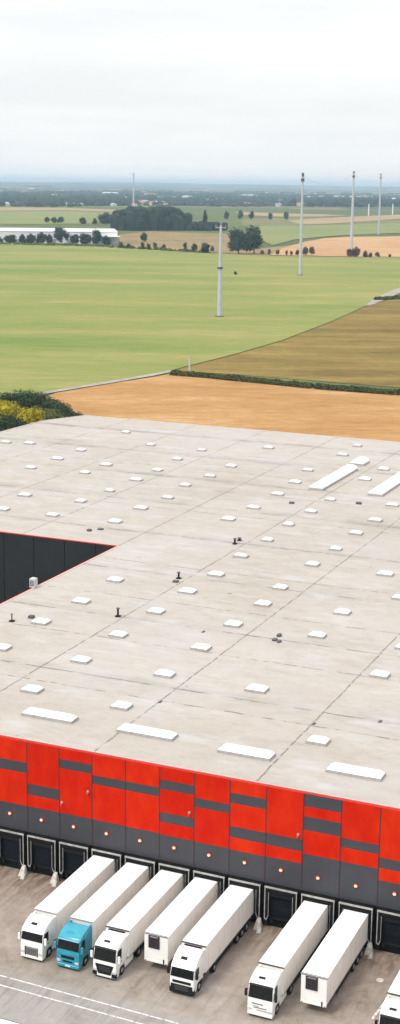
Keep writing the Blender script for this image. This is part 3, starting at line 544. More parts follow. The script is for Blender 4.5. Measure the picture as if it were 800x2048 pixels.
def ridge_light(x, y0, y1, w):
    mb = MB(); mb.box(-w / 2, w / 2, 0, y1 - y0, -.01, .45, 'kerb'); o = mb.build('ridge_rooflight', wh, loc=(x, y0, H))
    g = MB(); g.prism([(0, 0), (0, 0)][:0] or [(0.0, .452), (y1 - y0, .452), (y1 - y0, .46), (0, .46)], -w / 2 + .05, w / 2 - .05, 'dome')
    n = 8; L = y1 - y0
    for i in range(n):
        a0, a1 = math.pi * i / n, math.pi * (i + 1) / n
        p0, p1 = (-math.cos(a0) * w / 2 * .96, .46 + math.sin(a0) * .75), (-math.cos(a1) * w / 2 * .96, .46 + math.sin(a1) * .75)
        g.face([(p0[0], 0, p0[1]), (p1[0], 0, p1[1]), (p1[0], L, p1[1]), (p0[0], L, p0[1])], 'dome')
    for yy in (0, L): g.face([(-math.cos(math.pi * i / n) * w / 2 * .96, yy, .46 + math.sin(math.pi * i / n) * .75) for i in range(n + 1)], 'dome')
    g.build('glazing', o)
ridge_light(-13.9, 138.8, 162.5, 3.0); ridge_light(-14.2, 167.5, 172, 3.2); ridge_light(-1.6, 138.8, 162.5, 3.0); ridge_light(10.7, 138.8, 162.5, 3.0)
# roof vents, pipes
def vent(x, y, h, r=.16, fin=True, box=0):
    mb = MB()
    if box: mb.box(-box, box, -.35, .35, -.01, h, 'darkgrey', .06)
    else:
        mb.tube((0, 0, -.01), (0, 0, h), r, r, 'black', 10); mb.tube((0, 0, h), (0, 0, h + .14), r * 1.9, r * 1.5, 'darkgrey', 10)
        if fin: mb.box(-.32, .32, -.32, .32, -.01, .18, 'black')
    mb.build('roof_vent', wh, loc=(x, y, H))
for a in ((-12.1, 91.0, .9, .17), (-11.8, 67.0, .95, .16), (-11.4, 45.2, 1.15, .15), (-23.6, 36.8, 1.0, .08), (-12.3, 93.6, .4, .2)): vent(*a)
for a in ((12.3, 44.6, .3, .2, True, .28), (13.1, 44.2, .25, .2, True, .22), (12.2, 46.6, .35, .2, True, .25), (-38.5, 88.4, .35, .2, True, .35), (-37.2, 90.2, .25, .2, True, .45), (-2.4, 130.6, .4, .2, True, .5), (-14.1, 125.2, .35, .2, True, .45), (8.2, 16.9, .12, .1, True, .16), (2.2, 43.9, .12, .1, True, .16), (33.5, 21.9, .1, .1, True, .2), (26.9, 18.0, .1, .1, True, .15), (-22, 39.4, .4, .1, True, .35), (-11.4, 65, .3, .1, True, .4)): vent(*a)
mb = MB()
mb.box(-29.85, -28.95, 52.5, 53.4, H + .085, H + 1.5, 'unitgrey', .08)
for q in range(4): mb.box(-29.7, -29.1, 52.46, 52.5, H + .4 + q * .22, H + .5 + q * .22, 'darkgrey')
mb.build('roof_unit', wh)

# wheel guides between the docks
def guide(x, lab):
    mb = MB(); rnd = random.Random(int(x * 7))
    mb.hexa([(-.42, -.75, 0), (.42, -.7, 0), (.38, .2, 0), (-.38, .2, 0)], [(-.2, -.28, .95), (.17, -.25, .9), (.2, .1, 1.15), (-.2, .1, 1.1)], 'concrete')
    mb.hexa([(.1, -1.25, 0), (.62, -1.15, 0), (.6, -.5, 0), (.12, -.5, 0)], [(.22, -1.0, .3), (.48, -.95, .28), (.5, -.6, .5), (.2, -.6, .45)], 'concrete')
    o = mb.build('wheel_guide', bevel=.07); o.location = (x, -.85, .02)
    tag(o, lab, 'wheel guide', 'concrete wheel guides between the docks')
for x, lab in ((-4.0, 'chipped white concrete wheel guide at the left picture edge, left of the leftmost open dock'), (-.1, 'chipped white concrete wheel guide between the two leftmost open docks'),
               (3.9, 'white concrete wheel guide left of the third open dock, beside the first parked truck'), (27.8, 'white concrete wheel guide left of the single open dock in the middle of the row'), (39.7, 'white concrete wheel guide between the rightmost lone trailer and the open dock right of it')): guide(x, lab)
mb = MB(); mb.tube((0, 0, 0), (0, 0, .05), .36, .34, 'concrete', 20); mc = mb.build('manhole_cover'); mc.location = (42.1, -5.4, .02)
tag(mc, 'pale round cover in the yard between the rightmost trailer and the right edge truck', 'manhole cover')

# ------------------------------------------------------------------ trucks
def wheel(x, y, parent, r=.5, wd=.3, twin=False):
    t = MB(); s = 1 if x > 0 else -1; ww = wd * (1.9 if twin else 1)
    t.tube((x - s * ww, y, r), (x, y, r), r, r, 'rubber', 20); o = t.build('wheel', parent)
    h = MB(); h.tube((x - s * .02, y, r), (x + s * .012, y, r), r * .58, r * .5, 'rim', 16); h.tube((x + s * .012, y, r), (x + s * .06, y, r), .12, .1, 'rim', 10); h.build('rim', o)
def trailer_parts(root, L=13.5, fridge='strip', unit=False):
    """box from y=0 (rear, at dock) to y=-L; z 1.15..4.0"""
    b = MB(); W = 1.275
    b.box(-W, W, -L, 0, 1.15, 3.96, 'trailer'); bo = b.build('trailer_body', root, bevel=.03)
    r = MB(); r.box(-W + .03, W - .03, -L + .03, -.03, 3.962, 4.0, 'trailer_roof'); [r.box(-W + .05, W - .05, -L * k / 12 - .02, -L * k / 12 + .02, 4.001, 4.012, 'kerb') for k in range(1, 12)] if False else None
    r.build('roof_skin', bo)
    tr = MB()
    for s in (-1, 1):
        tr.box(s * W - (.02 if s > 0 else 0), s * W + (0 if s > 0 else .02), -L + .02, -.02, 1.12, 1.145, 'midgrey') if False else None
        for k in range(1, 10):      # panel joints
            y = -L * k / 10; tr.box(s * (W + .001), s * (W + .012), y - .02, y + .02, 1.25, 3.9, 'trailer')
        tr.box(s * (W + .001), s * (W + .02), -L + .05, -.05, 1.16, 1.26, 'midgrey')
    tr.build('side_rail', bo)
    f = MB(); f.box(-.45, .45, -L + .3, -.1, .82, 1.149, 'black'); f.box(-W + .1, W - .1, -5.3, -1.2, .75, .9, 'black')
    f.box(-W + .06, W - .06, -.22, -.06, .45, .6, 'darkgrey'); f.box(-.9, -.8, -.2, -.1, .55, 1.149, 'black'); f.box(.8, .9, -.2, -.1, .55, 1.149, 'black')
    f.box(W - .12, W - .09, -10.0, -5.6, .5, 1.05, 'black'); f.box(-W + .09, -W + .12, -10.0, -5.6, .5, 1.05, 'black'); f.box(-W + .08, W - .08, -12.0, -.3, 1.02, 1.148, 'black')
    f.box(W - .55, W - .13, -8.6, -6.2, .45, 1.0, 'darkgrey', .05); f.box(-W + .13, -W + .55, -8.6, -6.2, .45, 1.0, 'darkgrey', .05)
    f.build('trailer_chassis', root)
    for y in (-2.0, -3.3, -4.6):
        for s in (-1, 1): wheel(s * 1.24, y, root, .5, .38)
    for s in (-1, 1):
        lg = MB(); lg.box(s * .75 - .08, s * .75 + .08, -10.6, -10.42, 0 if unit else .25, 1.0, 'darkgrey'); lg.box(s * .75 - .16, s * .75 + .16, -10.7, -10.3, 0 if unit else .22, .04 if unit else .26, 'darkgrey'); lg.build('landing_leg', root)
    if fridge == 'strip':
        u = MB(); u.box(-.98, .98, -L - .38, -L - .001, 2.6, 3.78, 'white', .06); u.box(-.9, .9, -L - .34, -L - .05, 3.782, 3.80, 'black'); u.build('cooling_unit', root)
    if unit:
        u = MB(); u.box(-W + .02, W - .02, -L - .10, -L - .001, 1.15, 3.86, 'white'); u.box(-W, W, -L - .16, -L - .0012, 3.865, 4.0, 'darkgrey'); u.build('front_bulkhead', root, bevel=.02)
        g = MB(); g.box(-.78, .38, -L - .2, -L - .102, 2.5, 3.8, 'unit')

        for q in range(5): g.box(-.7, .3, -L - .215, -L - .201, 2.62 + q * .2, 2.65 + q * .2, 'black')
        g.box(-.6, .2, -L - .22, -L - .2, 3.66, 3.76, 'midgrey'); g.build('cooling_unit', root)
        k = MB(); k.box(-W + .03, W - .03, -L - .14, -L + .1, 1.0, 1.149, 'white'); k.box(.78, .9, -L - .17, -L - .141, 1.02, 1.5, 'black'); k.build('front_sill', root)
        for s in (-1, 1):
            l = MB(); l.box(s * 1.12 - .07, s * 1.12 + .07, -L - .16, -L - .141, 1.04, 1.12, 'lamp_red'); l.build('marker_lamp', root)
def cab_profile(y0, hi, lean, wt):
    # (y,z): y0 is the front face, cab is 2.35 deep
    return [(y0 + .12, .42), (y0, .62), (y0, 1.2), (y0 + .02, 1.75), (y0 + lean, wt + .06), (y0 + lean + .14, wt + .24), (y0 + 1.15, wt + .24 + (hi - wt - .24) * .62), (y0 + 2.1, hi), (y0 + 2.32, hi), (y0 + 2.35, 1.0), (y0 + 1.98, 1.0), (y0 + 1.9, 1.06), (y0 + 1.05, 1.06), (y0 + .88, .92), (y0 + .8, .42)]
def tractor(root, style, L=13.5):
    y0 = -L - 2.85; hi = 3.82 if style != 'wide' else 3.7; lean = .30; W = 1.23
    body = {'cyan': 'cyan'}.get(style, 'white')
    zb, zt = {'grille': (2.12, 2.98), 'cyan': (2.1, 3.05), 'wide': (1.92, 3.08), 'black': (1.86, 2.76), 'fine': (1.98, 3.16)}[style]
    wy = lambda z: y0 + .02 + (lean - .02) * (z - 1.75) / (zt + .06 - 1.75)
    c = MB(); c.prism(cab_profile(y0, hi, lean, zt), -W, W, body); cab = c.build('cab', root, bevel=.09, smooth=True)
    g = MB(); e = .025; wl = W - .045
    g.hexa([(-wl, wy(zb) - e, zb), (wl, wy(zb) - e, zb), (wl, wy(zb) + .04, zb), (-wl, wy(zb) + .04, zb)], [(-wl + .05, wy(zt) - e, zt), (wl - .05, wy(zt) - e, zt), (wl - .05, wy(zt) + .04, zt), (-wl + .05, wy(zt) + .04, zt)], 'glass')
    g.build('windscreen', cab)
    for s in (-1, 1):       # side windows
        q = MB(); xa, xb = s * (W - .01), s * (W + .014); ya, yb = y0 + .36, y0 + 1.25
        if style in ('grille', 'wide'): ya = y0 + .2
        q.hexa([(xa, ya, 1.95), (xb, ya, 1.95), (xb, yb, 1.95), (xa, yb, 1.95)], [(xa, ya + .22, zt - .05), (xb, ya + .22, zt - .05), (xb, yb, zt - .05), (xa, yb, zt - .05)], 'glass'); q.build('side_window', cab)
        dl = MB(); xx = s * (W + .004)
        dl.box(min(xx, xx + s * .03), max(xx, xx + s * .03), y0 + 1.05, y0 + 1.25, 1.6, 1.66, 'black'); dl.build('door_handle', cab)
        mr = MB(); mx = s * (W + .24); mm = 'cyan2' if style == 'cyan' else ('white' if style in ('grille', 'wide') else 'black')
        mr.box(mx - .11, mx + .11, y0 + .12, y0 + .3, 1.95, 2.65, mm, .04); mr.box(min(s * W, mx), max(s * W, mx), y0 + .22, y0 + .27, 2.6, 2.66, 'black'); mr.build('mirror', cab)
        h = MB(); hx = s * (W - .24)
        h.box(hx - .2, hx + .2, y0 - .03, y0 + .05, .78, 1.02, 'lamp_clear', .03); h.build('headlight', cab)
        # skirts / fairing behind the cab
        k = MB(); ka = s * 1.02; kb = s * 1.2; k.box(min(ka, kb), max(ka, kb), y0 + 2.36, y0 + 2.95, 1.3, hi - .1, body); k.box(min(ka, kb), max(ka, kb), y0 + 2.1, y0 + 3.9, .45, .98, 'darkgrey' if style == 'black' else body); k.build('side_fairing', root)
    v = MB()
    if style == 'grille':
        v.box(-.62, .62, y0 - .03, y0 + .02, .62, 1.45, 'midgrey')
        for q in range(6): v.box(-.58, .58, y0 - .045, y0 - .031, 1.28 - q * .12, 1.36 - q * .12, 'darkgrey')
        v.box(-.74, -.621, y0 - .035, y0 + .02, .56, 1.5, 'black'); v.box(.621, .74, y0 - .035, y0 + .02, .56, 1.5, 'darkgrey'); v.box(-.62, .62, y0 - .036, y0 - .031, 1.455, 1.5, 'darkgrey')
    elif style == 'cyan':
        v.box(-.72, .72, y0 - .03, y0 + .02, 1.22, 1.5, 'black'); v.box(-.6, .6, y0 - .03, y0 + .02, .78, 1.08, 'cyan2'); v.box(-.5, .5, y0 - .045, y0 - .031, .84, 1.02, 'black')
        v.box(-W + .05, W - .05, y0 - .02, y0 + .02, 1.56, 1.72, 'cyan2')
    elif style == 'wide':
        v.hexa([(-.66, y0 - .04, .55), (.66, y0 - .04, .55), (.66, y0 + .02, .55), (-.66, y0 + .02, .55)], [(-.98, y0 - .04, 1.55), (.98, y0 - .04, 1.55), (.98, y0 + .02, 1.55), (-.98, y0 + .02, 1.55)], 'black')
        for s in (-1, 1): v.box(s * 1.02 - .23, s * 1.02 + .23, y0 - .045, y0 + .25, .34, .74, 'black')
        for q in range(3): v.box(-.6, .6, y0 - .055, y0 - .041, .92 + q * .17, .97 + q * .17, 'darkgrey')
    elif style == 'black':
        for s in (-1, 1): v.box(s * 1.0 - .26, s * 1.0 + .26, y0 - .04, y0 + .3, .28, .76, 'black')
        v.box(-.95, .95, y0 - .035, y0 + .02, 1.3, 1.55, 'black'); v.box(-1.12, 1.12, y0 - .05, y0 + .02, .3, 1.15, 'black')
        for q in range(3): v.box(-.7, .7, y0 - .065, y0 - .051, .62 + q * .17, .69 + q * .17, 'darkgrey')
    else:
        v.box(-.8, .3, y0 - .025, y0 + .02, 1.42, 1.5, 'darkgrey'); v.box(-.6, .65, y0 - .025, y0 + .02, 1.05, 1.12, 'darkgrey'); v.box(-.3, .85, y0 - .025, y0 + .02, .82, .9, 'midgrey')
        v.box(-.75, -.1, y0 - .025, y0 + .02, 1.2, 1.26, 'midgrey')
    v.build('grille', cab)
    bp = MB(); bp.box(-W + .02, W - .02, y0 - .02, y0 + .7, .3, .6, 'black' if style == 'black' else body, .04); bp.box(-.26, .26, y0 - .035, y0 - .021, .4, .52, 'white'); bp.box(-W + .1, W - .1, y0 + .05, y0 + .6, .18, .299, 'black'); bp.build('bumper', root)
    hh = MB(); hx, hy = (-.18, y0 + .95)
    zz = lambda y: (zt + .24) + (y - y0 - lean - .14) / (1.15 - lean - .14) * (hi - zt - .24) * .62
    hh.hexa([(hx - .34, hy - .1, zz(hy - .1) - .02), (hx + .34, hy - .1, zz(hy - .1) - .02), (hx + .34, hy + .14, zz(hy + .14) - .02), (hx - .34, hy + .14, zz(hy + .14) - .02)],
            [(hx - .34, hy - .1, zz(hy - .1) + .035), (hx + .34, hy - .1, zz(hy - .1) + .035), (hx + .3, hy + .14, zz(hy + .14) + .035), (hx - .3, hy + .14, zz(hy + .14) + .035)], 'cyan2' if style == 'cyan' else 'black'); hh.build('roof_hatch', cab)
    vs = MB(); vb = zt + .03; vs.hexa([(-W + .06, wy(vb) - .16, vb), (W - .06, wy(vb) - .16, vb), (W - .06, wy(vb) + .02, vb), (-W + .06, wy(vb) + .02, vb)], [(-W + .1, wy(vb + .1) - .1, vb + .09), (W - .1, wy(vb + .1) - .1, vb + .09), (W - .1, wy(vb + .1) + .05, vb + .09), (-W + .1, wy(vb + .1) + .05, vb + .09)], {'cyan': 'cyan', 'wide': 'black', 'fine': 'black'}.get(style, 'white')); vs.build('sun_visor', cab)
    ch = MB(); ch.box(-.45, .45, y0 + .4, y0 + 6.0, .55, .95, 'black'); ch.box(-1.0, 1.0, y0 + 4.4, y0 + 5.9, .96, 1.1, 'black'); ch.box(-1.15, -.6, y0 + 2.5, y0 + 3.9, .46, .95, 'darkgrey') if style == 'black' else None; ch.build('tractor_chassis', root)
    for s in (-1, 1):
        wheel(s * 1.2, y0 + 1.47, root, .5, .32); wheel(s * 1.23, y0 + 5.15, root, .5, .3, True)
        for a in (1,):
            fd = MB(); xa, xb = s * .75, s * 1.24; fd.box(min(xa, xb), max(xa, xb), y0 + 4.55, y0 + 5.75, 1.04, 1.1, 'black'); fd.build('mudguard', root)
def place(k, off, dy, style, label, name='articulated_truck', cat='truck', grp='trucks backed up to the loading docks', L=13.2, rz=0):
    t = empty(name, ((k + .5) * P + off, dy, .02), rz); tag(t, label, cat, grp)
    if style == 'alone': trailer_parts(t, L, None, True)
    elif style == 'black' or style == 'wide': trailer_parts(t, L, 'strip'); tractor(t, style, L)
    else: trailer_parts(t, L, None); tractor(t, style, L)
    if style not in ('alone',):
        lip = MB(); lip.box(-1.277, 1.277, -L - .06, -L - .001, 3.86, 4.0, 'midgrey' if style in ('grille', 'cyan') else 'darkgrey'); lip.build('front_lip', t)
    return t
TG = 'articulated trucks backed up to the loading docks'
place(2, -.3, -.25, 'grille', 'white articulated truck with big mesh grille, leftmost in the row beside the cyan cab', grp=TG)
place(3, -.25, -.25, 'cyan', 'articulated truck with bright cyan cab and white trailer', grp=TG)
place(4, -.25, -.25, 'wide', 'white articulated truck with black grille, directly right of the cyan cab', grp=TG)
place(5, -.3, -.1, 'alone', 'white lone trailer with dark cooling unit, parked between two white trucks', 'semi_trailer', 'trailer', 'lone trailers without tractor at the docks', 12.8)
place(6, -.3, -.1, 'black', 'white articulated truck with low black bumper, left of the empty middle dock', grp=TG, L=12.9)
place(8, -.2, -.3, 'fine', 'white articulated truck with plain white front, right of the empty middle dock', grp=TG)
place(9, .05, -.3, 'alone', 'white lone trailer with dark cooling unit, rightmost trailer beside an empty dock', 'semi_trailer', 'trailer', 'lone trailers without tractor at the docks', 13.2)
place(11, .25, -.3, 'fine', 'white truck cut off by the right picture edge', grp=TG)
ot = place(0, 0, 0, 'alone', 'white trailer roof corner at the lower left edge of the photo, across the yard', 'semi_trailer', 'trailer', None, 13.4, math.pi)
ot.location = (16.5, -45.0, .02)

# ------------------------------------------------------------------ vegetation
def crown_mesh(name, seed, w, h, n, leaf, mat, lumps=9, core=True, squash=1.0, z0=0.0, cone=False):
    """Leafy clumps spread through the crown's volume; width w, height h, bottom at z0"""
    rnd = random.Random(seed); V = []; F = []
    L = []
    for i in range(lumps):
        if cone:
            t = (i + .5) / lumps; r = w / 2 * (1 - t * .85) * .7; c = Vector((rnd.uniform(-.1, .1) * w, rnd.uniform(-.1, .1) * w, z0 + h * (t * .9 + .02)))
        else:
            a = rnd.uniform(0, 6.28); rr = (rnd.random() ** .6) * w * .29; zz = rnd.uniform(.2, .78); rad = w * rnd.uniform(.17, .27)
            rr *= 1 - .7 * max(0, zz - .5); c = Vector((math.cos(a) * rr, math.sin(a) * rr, z0 + h * zz)); r = rad
        L.append((c, r, min(h * rnd.uniform(.2, .3), r * 1.3)))
    if core:
        for c, r, rz in L:
            bm = bmesh.new(); bmesh.ops.create_icosphere(bm, subdivisions=1, radius=1)
            k = len(V)
            for v in bm.verts:
                q = v.co * rnd.uniform(.55, .8); V.append((c.x + q.x * r, c.y + q.y * r, max(z0, c.z + q.z * rz)))
            for f in bm.faces: F.append(tuple(k + v.index for v in f.verts))
            bm.free()
    for i in range(n):
        c, r, rz = L[rnd.randrange(len(L))]
        d = Vector((rnd.gauss(0, 1), rnd.gauss(0, 1), rnd.gauss(.15, 1))).normalized(); s = rnd.uniform(.72, 1.08)
        p = Vector((c.x + d.x * r * s, c.y + d.y * r * s, c.z + d.z * rz * s)); p.z = max(p.z, z0 + rnd.random() * .08 * h); p.z = min(p.z, z0 + h)
        nn = (d + Vector((rnd.gauss(0, .5), rnd.gauss(0, .5), rnd.gauss(.2, .5)))).normalized(); x = nn.orthogonal().normalized(); y = nn.cross(x)
        a = rnd.uniform(0, 6.28); x, y = x * math.cos(a) + y * math.sin(a), y * math.cos(a) - x * math.sin(a); e = leaf * rnd.uniform(.6, 1.3); k = len(V)
        V += [tuple(p + x * e), tuple(p + y * e * .8), tuple(p - x * e), tuple(p - y * e * .8)]; F.append((k, k + 1, k + 2, k + 3))
    me = bpy.data.meshes.new(name); me.from_pydata(V, [], F); me.materials.append(M[mat]); return me
TRUNKS = {}
def trunk_mesh(h, r):
    key = (round(h, 1), round(r, 2))
    if key not in TRUNKS:
        mb = MB(); mb.tube((0, 0, 0), (0, 0, h), r, r * .55, 'bark', 7)
        for q in range(4): a = q * 1.7; mb.tube((0, 0, h * .7), (math.cos(a) * h * .5, math.sin(a) * h * .5, h * 1.25), r * .4, r * .15, 'bark', 5)
        o = mb.build('trunk'); TRUNKS[key] = o.data; bpy.data.objects.remove(o)
    return TRUNKS[key]
UNIT = {}
def unit_crown(kind, i):
    if (kind, i) not in UNIT:
        mat = {'far': 'leaf_far', 'dark': 'leaf_far', 'red': 'leaf_red', 'conifer': 'leaf_far'}[kind]
        UNIT[(kind, i)] = crown_mesh('crown', 100 * i + len(kind), 10, 9, 900, .42, mat, 10 if kind != 'conifer' else 7, True, z0=0, cone=(kind == 'conifer'))
    return UNIT[(kind, i)]
def tree(x, y, h, w, kind, label, group, name='broadleaf_tree', cat='tree', trunkf=.12):
    t = empty(name, (x, y, .3), random.Random(int(x * 10 + y)).uniform(0, 6.28)); tag(t, label, cat, group)
    tr = bpy.data.objects.new('trunk', trunk_mesh(2.0, .25)); COL.objects.link(tr); tr.parent = t; s = h / 9.0; tr.scale = (s, s, s * .9)
    c = bpy.data.objects.new('crown', unit_crown(kind, int(abs(x * 7 + y * 3)) % 4)); COL.objects.link(c); c.parent = t
    zc = h * trunkf; c.location = (0, 0, zc); c.scale = (w / 9.2, w / 9.2, (h - zc) / 9.0)
    return t
ORD = ['first', 'second', 'third', 'fourth', 'fifth', 'sixth', 'seventh', 'eighth', 'ninth', 'tenth', 'eleventh', 'twelfth', 'thirteenth', 'fourteenth', 'fifteenth', 'sixteenth']
for i, a in enumerate(HALL_TREES): tree(a[0], a[1] - 12, a[2] * 1.0, a[3] * 1.12, 'far', ('tallest dark tree in front of the pale hall' if i == 6 else f'dark tree in front of the pale far hall, {ORD[i]} from the left'), 'trees in front of the pale hall', trunkf=.02)
for i, a in enumerate(HEDGE_TREES): tree(*a, 'far', ('wide round bush, largest at the far edge of the green field' if i == 8 else ('small tree standing alone in the tan meadow' if i == 9 else f'small tree along the far edge of the green field, {ORD[i if i < 9 else 9]} from the left')), 'small trees along the green field edge', trunkf=.05)
for i, a in enumerate(BIG_TREES): tree(a[0], a[1], a[2], a[3], 'far', ['tall dark tree, narrower left one of the big pair', 'broad dark tree, larger right one of the big pair'][i], 'pair of big trees behind the green field', trunkf=.05)
for i, a in enumerate(RED_TREES): tree(*a, 'red', f'small reddish tree before the harvested field, {ORD[i]} from the big tree pair', 'reddish small trees by the harvested field', trunkf=.1)
for i, a in enumerate(DARK_BUSHES): tree(*a, 'red', f'dark reddish bush by the right field edge, {ORD[i]} from the third mast', 'dark bushes right of the masts', 'bush', 'bush', .03)
for i, a in enumerate(ROW_TREES): tree(*a, 'far', f'bluish lone tree in the distant row, {ORD[i]} from the left', 'distant row of lone trees', trunkf=.08)
for i, a in enumerate(MID_TREES): tree(*a, 'far', ('large round tree at the left end of the dark wood' if i == 0 else f'small tree on the pale pasture behind the hall, {ORD[[0, 4, 0, 1, 2, 5][i]]} from the left'), 'trees on the far pasture', trunkf=.05)
tree(CONIFER[0], CONIFER[1], CONIFER[2] * 1.1, CONIFER[3] * 1.3, 'conifer', 'tall pointed tree rising above the low wood', None, 'conifer_tree')
tree(*SHRUB, 'far', 'tiny lone shrub in the green field right of the front mast', None, 'shrub', 'shrub', .02)
# near trees behind the roof's left corner
for i, (x, y, h, r, kind) in enumerate(NEAR_TREES):
    mat = {'dark': 'leaf_dark', 'yellow': 'leaf_yellow', 'olive': 'leaf_olive'}[kind]
    w_ = r * 2.1; ch = min(h * .92, r * 2.0)
    t = empty('broadleaf_tree', (x, y, 0), i); where = {'dark': 'dark green', 'yellow': 'bright yellow green', 'olive': 'olive green'}[kind]
    lab = f'{where} tree behind the left roof corner, ' + {0: 'closest to the roof at the photo edge', 1: 'low one right of the closest', 2: 'leftmost of the yellow ones', 3: 'middle yellow one', 4: 'rightmost yellow one', 5: 'leftmost olive one', 6: 'middle olive one', 7: 'rightmost olive one', 8: 'top left of the clump', 9: 'highest in the photo', 10: 'right of the highest', 11: 'third along the back row', 12: 'fourth along the back row', 13: 'fifth along the back row', 14: 'last and lowest at the right tip', 15: 'outside the left edge'}[i]
    tag(t, lab, 'tree', 'trees behind the warehouse roof corner')
    me = crown_mesh('crown', 500 + i, w_, ch, 5200, .24, mat, 15)
    c = bpy.data.objects.new('crown', me); COL.objects.link(c); c.parent = t; c.location = (0, 0, h - ch)
    tr = bpy.data.objects.new('trunk', trunk_mesh(2.0, .25)); COL.objects.link(tr); tr.parent = t; s = (h - ch * .6) / 2.5; tr.scale = (1, 1, max(s, .8))
# hedges
def hedge(name, pts, w, h, leaf, dens, label, seed, mat='leaf_hedge'):
    rnd = random.Random(seed); V = []; F = []
    for (x0, y0), (x1, y1) in zip(pts, pts[1:]):
        a, b = Vector((x0, y0, 0)), Vector((x1, y1, 0)); L = (b - a).length; d = (b - a).normalized(); nrm = Vector((-d.y, d.x, 0))
        for i in range(int(L * dens)):
            t = rnd.random(); hh = h * (.8 + .35 * mnoise.noise(Vector((t * L * .25, x0 * .1, seed)))); an = rnd.uniform(0, math.pi)
            q = a + d * (t * L) + nrm * (math.cos(an) * w / 2 * rnd.uniform(.7, 1.1)) + Vector((0, 0, .1 + math.sin(an) * hh * rnd.uniform(.75, 1.05)))
            nn = Vector((rnd.gauss(0, 1), rnd.gauss(0, 1), rnd.gauss(.6, 1))).normalized(); x = nn.orthogonal().normalized(); y = nn.cross(x); e = leaf * rnd.uniform(.6, 1.3); k = len(V)
            V += [tuple(q + x * e), tuple(q + y * e), tuple(q - x * e), tuple(q - y * e)]; F.append((k, k + 1, k + 2, k + 3))
        k = len(V); ww = w * .34; hh = h * .62
        for e_ in (a, b):
            V += [tuple(e_ - nrm * ww), tuple(e_ - nrm * ww * .8 + Vector((0, 0, hh))), tuple(e_ + nrm * ww * .8 + Vector((0, 0, hh))), tuple(e_ + nrm * ww)]
        F += [(k, k + 1, k + 5, k + 4), (k + 1, k + 2, k + 6, k + 5), (k + 2, k + 3, k + 7, k + 6)]
    me = bpy.data.meshes.new(name); me.from_pydata(V, [], F); me.materials.append(M[mat]); o = bpy.data.objects.new(name, me); COL.objects.link(o); o.location.z = .3
    tag(o, label, 'hedge', 'field hedges'); return o
hedge('hedge', HEDGE[:4], 4.2, 1.9, .32, 60, 'dark clipped hedge between brown and orange field, left part ending at the white post', 2)
hedge('hedge', [(-96.5, 383.8)] + HEDGE[4:], 4.2, 1.9, .32, 60, 'dark clipped hedge between brown and orange field, right part beyond the small gap', 3)
hedge('hedge', HEDGE_B, 5, 2.4, .5, 25, 'short dark hedge beside the grey track at the right photo edge', 4)
# woods that read as one mass
def wood(name, pts, spread, h, r, per, seed, mat='leaf_wood', leafq=None, sub=2):
    rnd = random.Random(seed); V = []; F = []
    bm = bmesh.new(); bmesh.ops.create_icosphere(bm, subdivisions=sub, radius=1); bv = [v.co.copy() for v in bm.verts]; bf = [tuple(v.index for v in f.verts) for f in bm.faces]; bm.free()
    for x, y in pts:
        for i in range(per):
            cx, cy = x + rnd.gauss(0, spread), y + rnd.gauss(0, spread) * 1.3; rr = r * rnd.uniform(.7, 1.35); hh = h * rnd.uniform(.55, 1.05); k = len(V); ph = rnd.uniform(0, 50)
            for v in bv:
                s = 1 + .3 * mnoise.noise(v * 2.1 + Vector((ph, 0, 0))); V.append((cx + v.x * rr * s, cy + v.y * rr * s, max(.2, hh - rr * .9 + v.z * rr * s) if v.z > -.2 else .2))
            F += [tuple(k + a for a in f) for f in bf]
            if leafq:
                for q in range(leafq):
                    d = Vector((rnd.gauss(0, 1), rnd.gauss(0, 1), abs(rnd.gauss(.2, 1)))).normalized(); pz = Vector((cx, cy, hh - rr * .9)) + d * rr * rnd.uniform(.95, 1.15)
                    if rnd.random() < .3: pz.z *= rnd.random()
                    x_ = d.orthogonal().normalized(); y_ = d.cross(x_); x_ = (x_ + d * rnd.uniform(-.8, .8)).normalized(); e = rnd.uniform(.6, 1.5); k = len(V)
                    V += [tuple(pz + x_ * e), tuple(pz + y_ * e), tuple(pz - x_ * e), tuple(pz - y_ * e)]; F.append((k, k + 1, k + 2, k + 3))
    me = bpy.data.meshes.new(name); me.from_pydata(V, [], F); me.materials.append(M[mat]); o = bpy.data.objects.new(name, me); COL.objects.link(o); tag(o, kind='stuff'); return o
wm = wood('dense_woodland', WOOD_MAIN, 7, 36, 10, 9, 11, leafq=120); tag(wm, 'dark dense block of woodland behind the tan meadow', 'woodland')
wl_ = wood('low_woodland', WOOD_LOW, 5, 14, 6, 6, 12, leafq=60); tag(wl_, 'low dark wood at the foot of the pointed tree', 'woodland')
for i, (x0, y0, x1, y1, h) in enumerate(FAR_WOODS):
    L = math.hypot(x1 - x0, y1 - y0); n = max(6, int(L / 26)); n = min(n, 90)
    pts = [(x0 + (x1 - x0) * (j + .5) / n, y0 + (y1 - y0) * (j + .5) / n) for j in range(n)]
    tag(wood('distant_woodland', pts, 60 if L < 1500 else 160, h * .8, 14 if L < 1500 else 26, 6, 40 + i, sub=1), 'blue green far woods in the haze', 'woodland')
# ragged grass fringe and hedge undergrowth along the far field edge
wood('field_scrub', [(x, y) for x, y in [(-690 + 11.5 * j, 1412 - 4.2 * j) for j in range(12)]], 4, 3.2, 2.2, 5, 77, 'leaf_olive', leafq=14, sub=1)['label'] = 'low scrub line at the far edge of the green field'
wood('field_scrub', [(-880 + 13 * j, 1398 + 2.5 * j) for j in range(14)], 3, 3.0, 2.4, 5, 78, 'leaf_olive', leafq=14, sub=1)['label'] = 'low scrub in front of the pale hall'

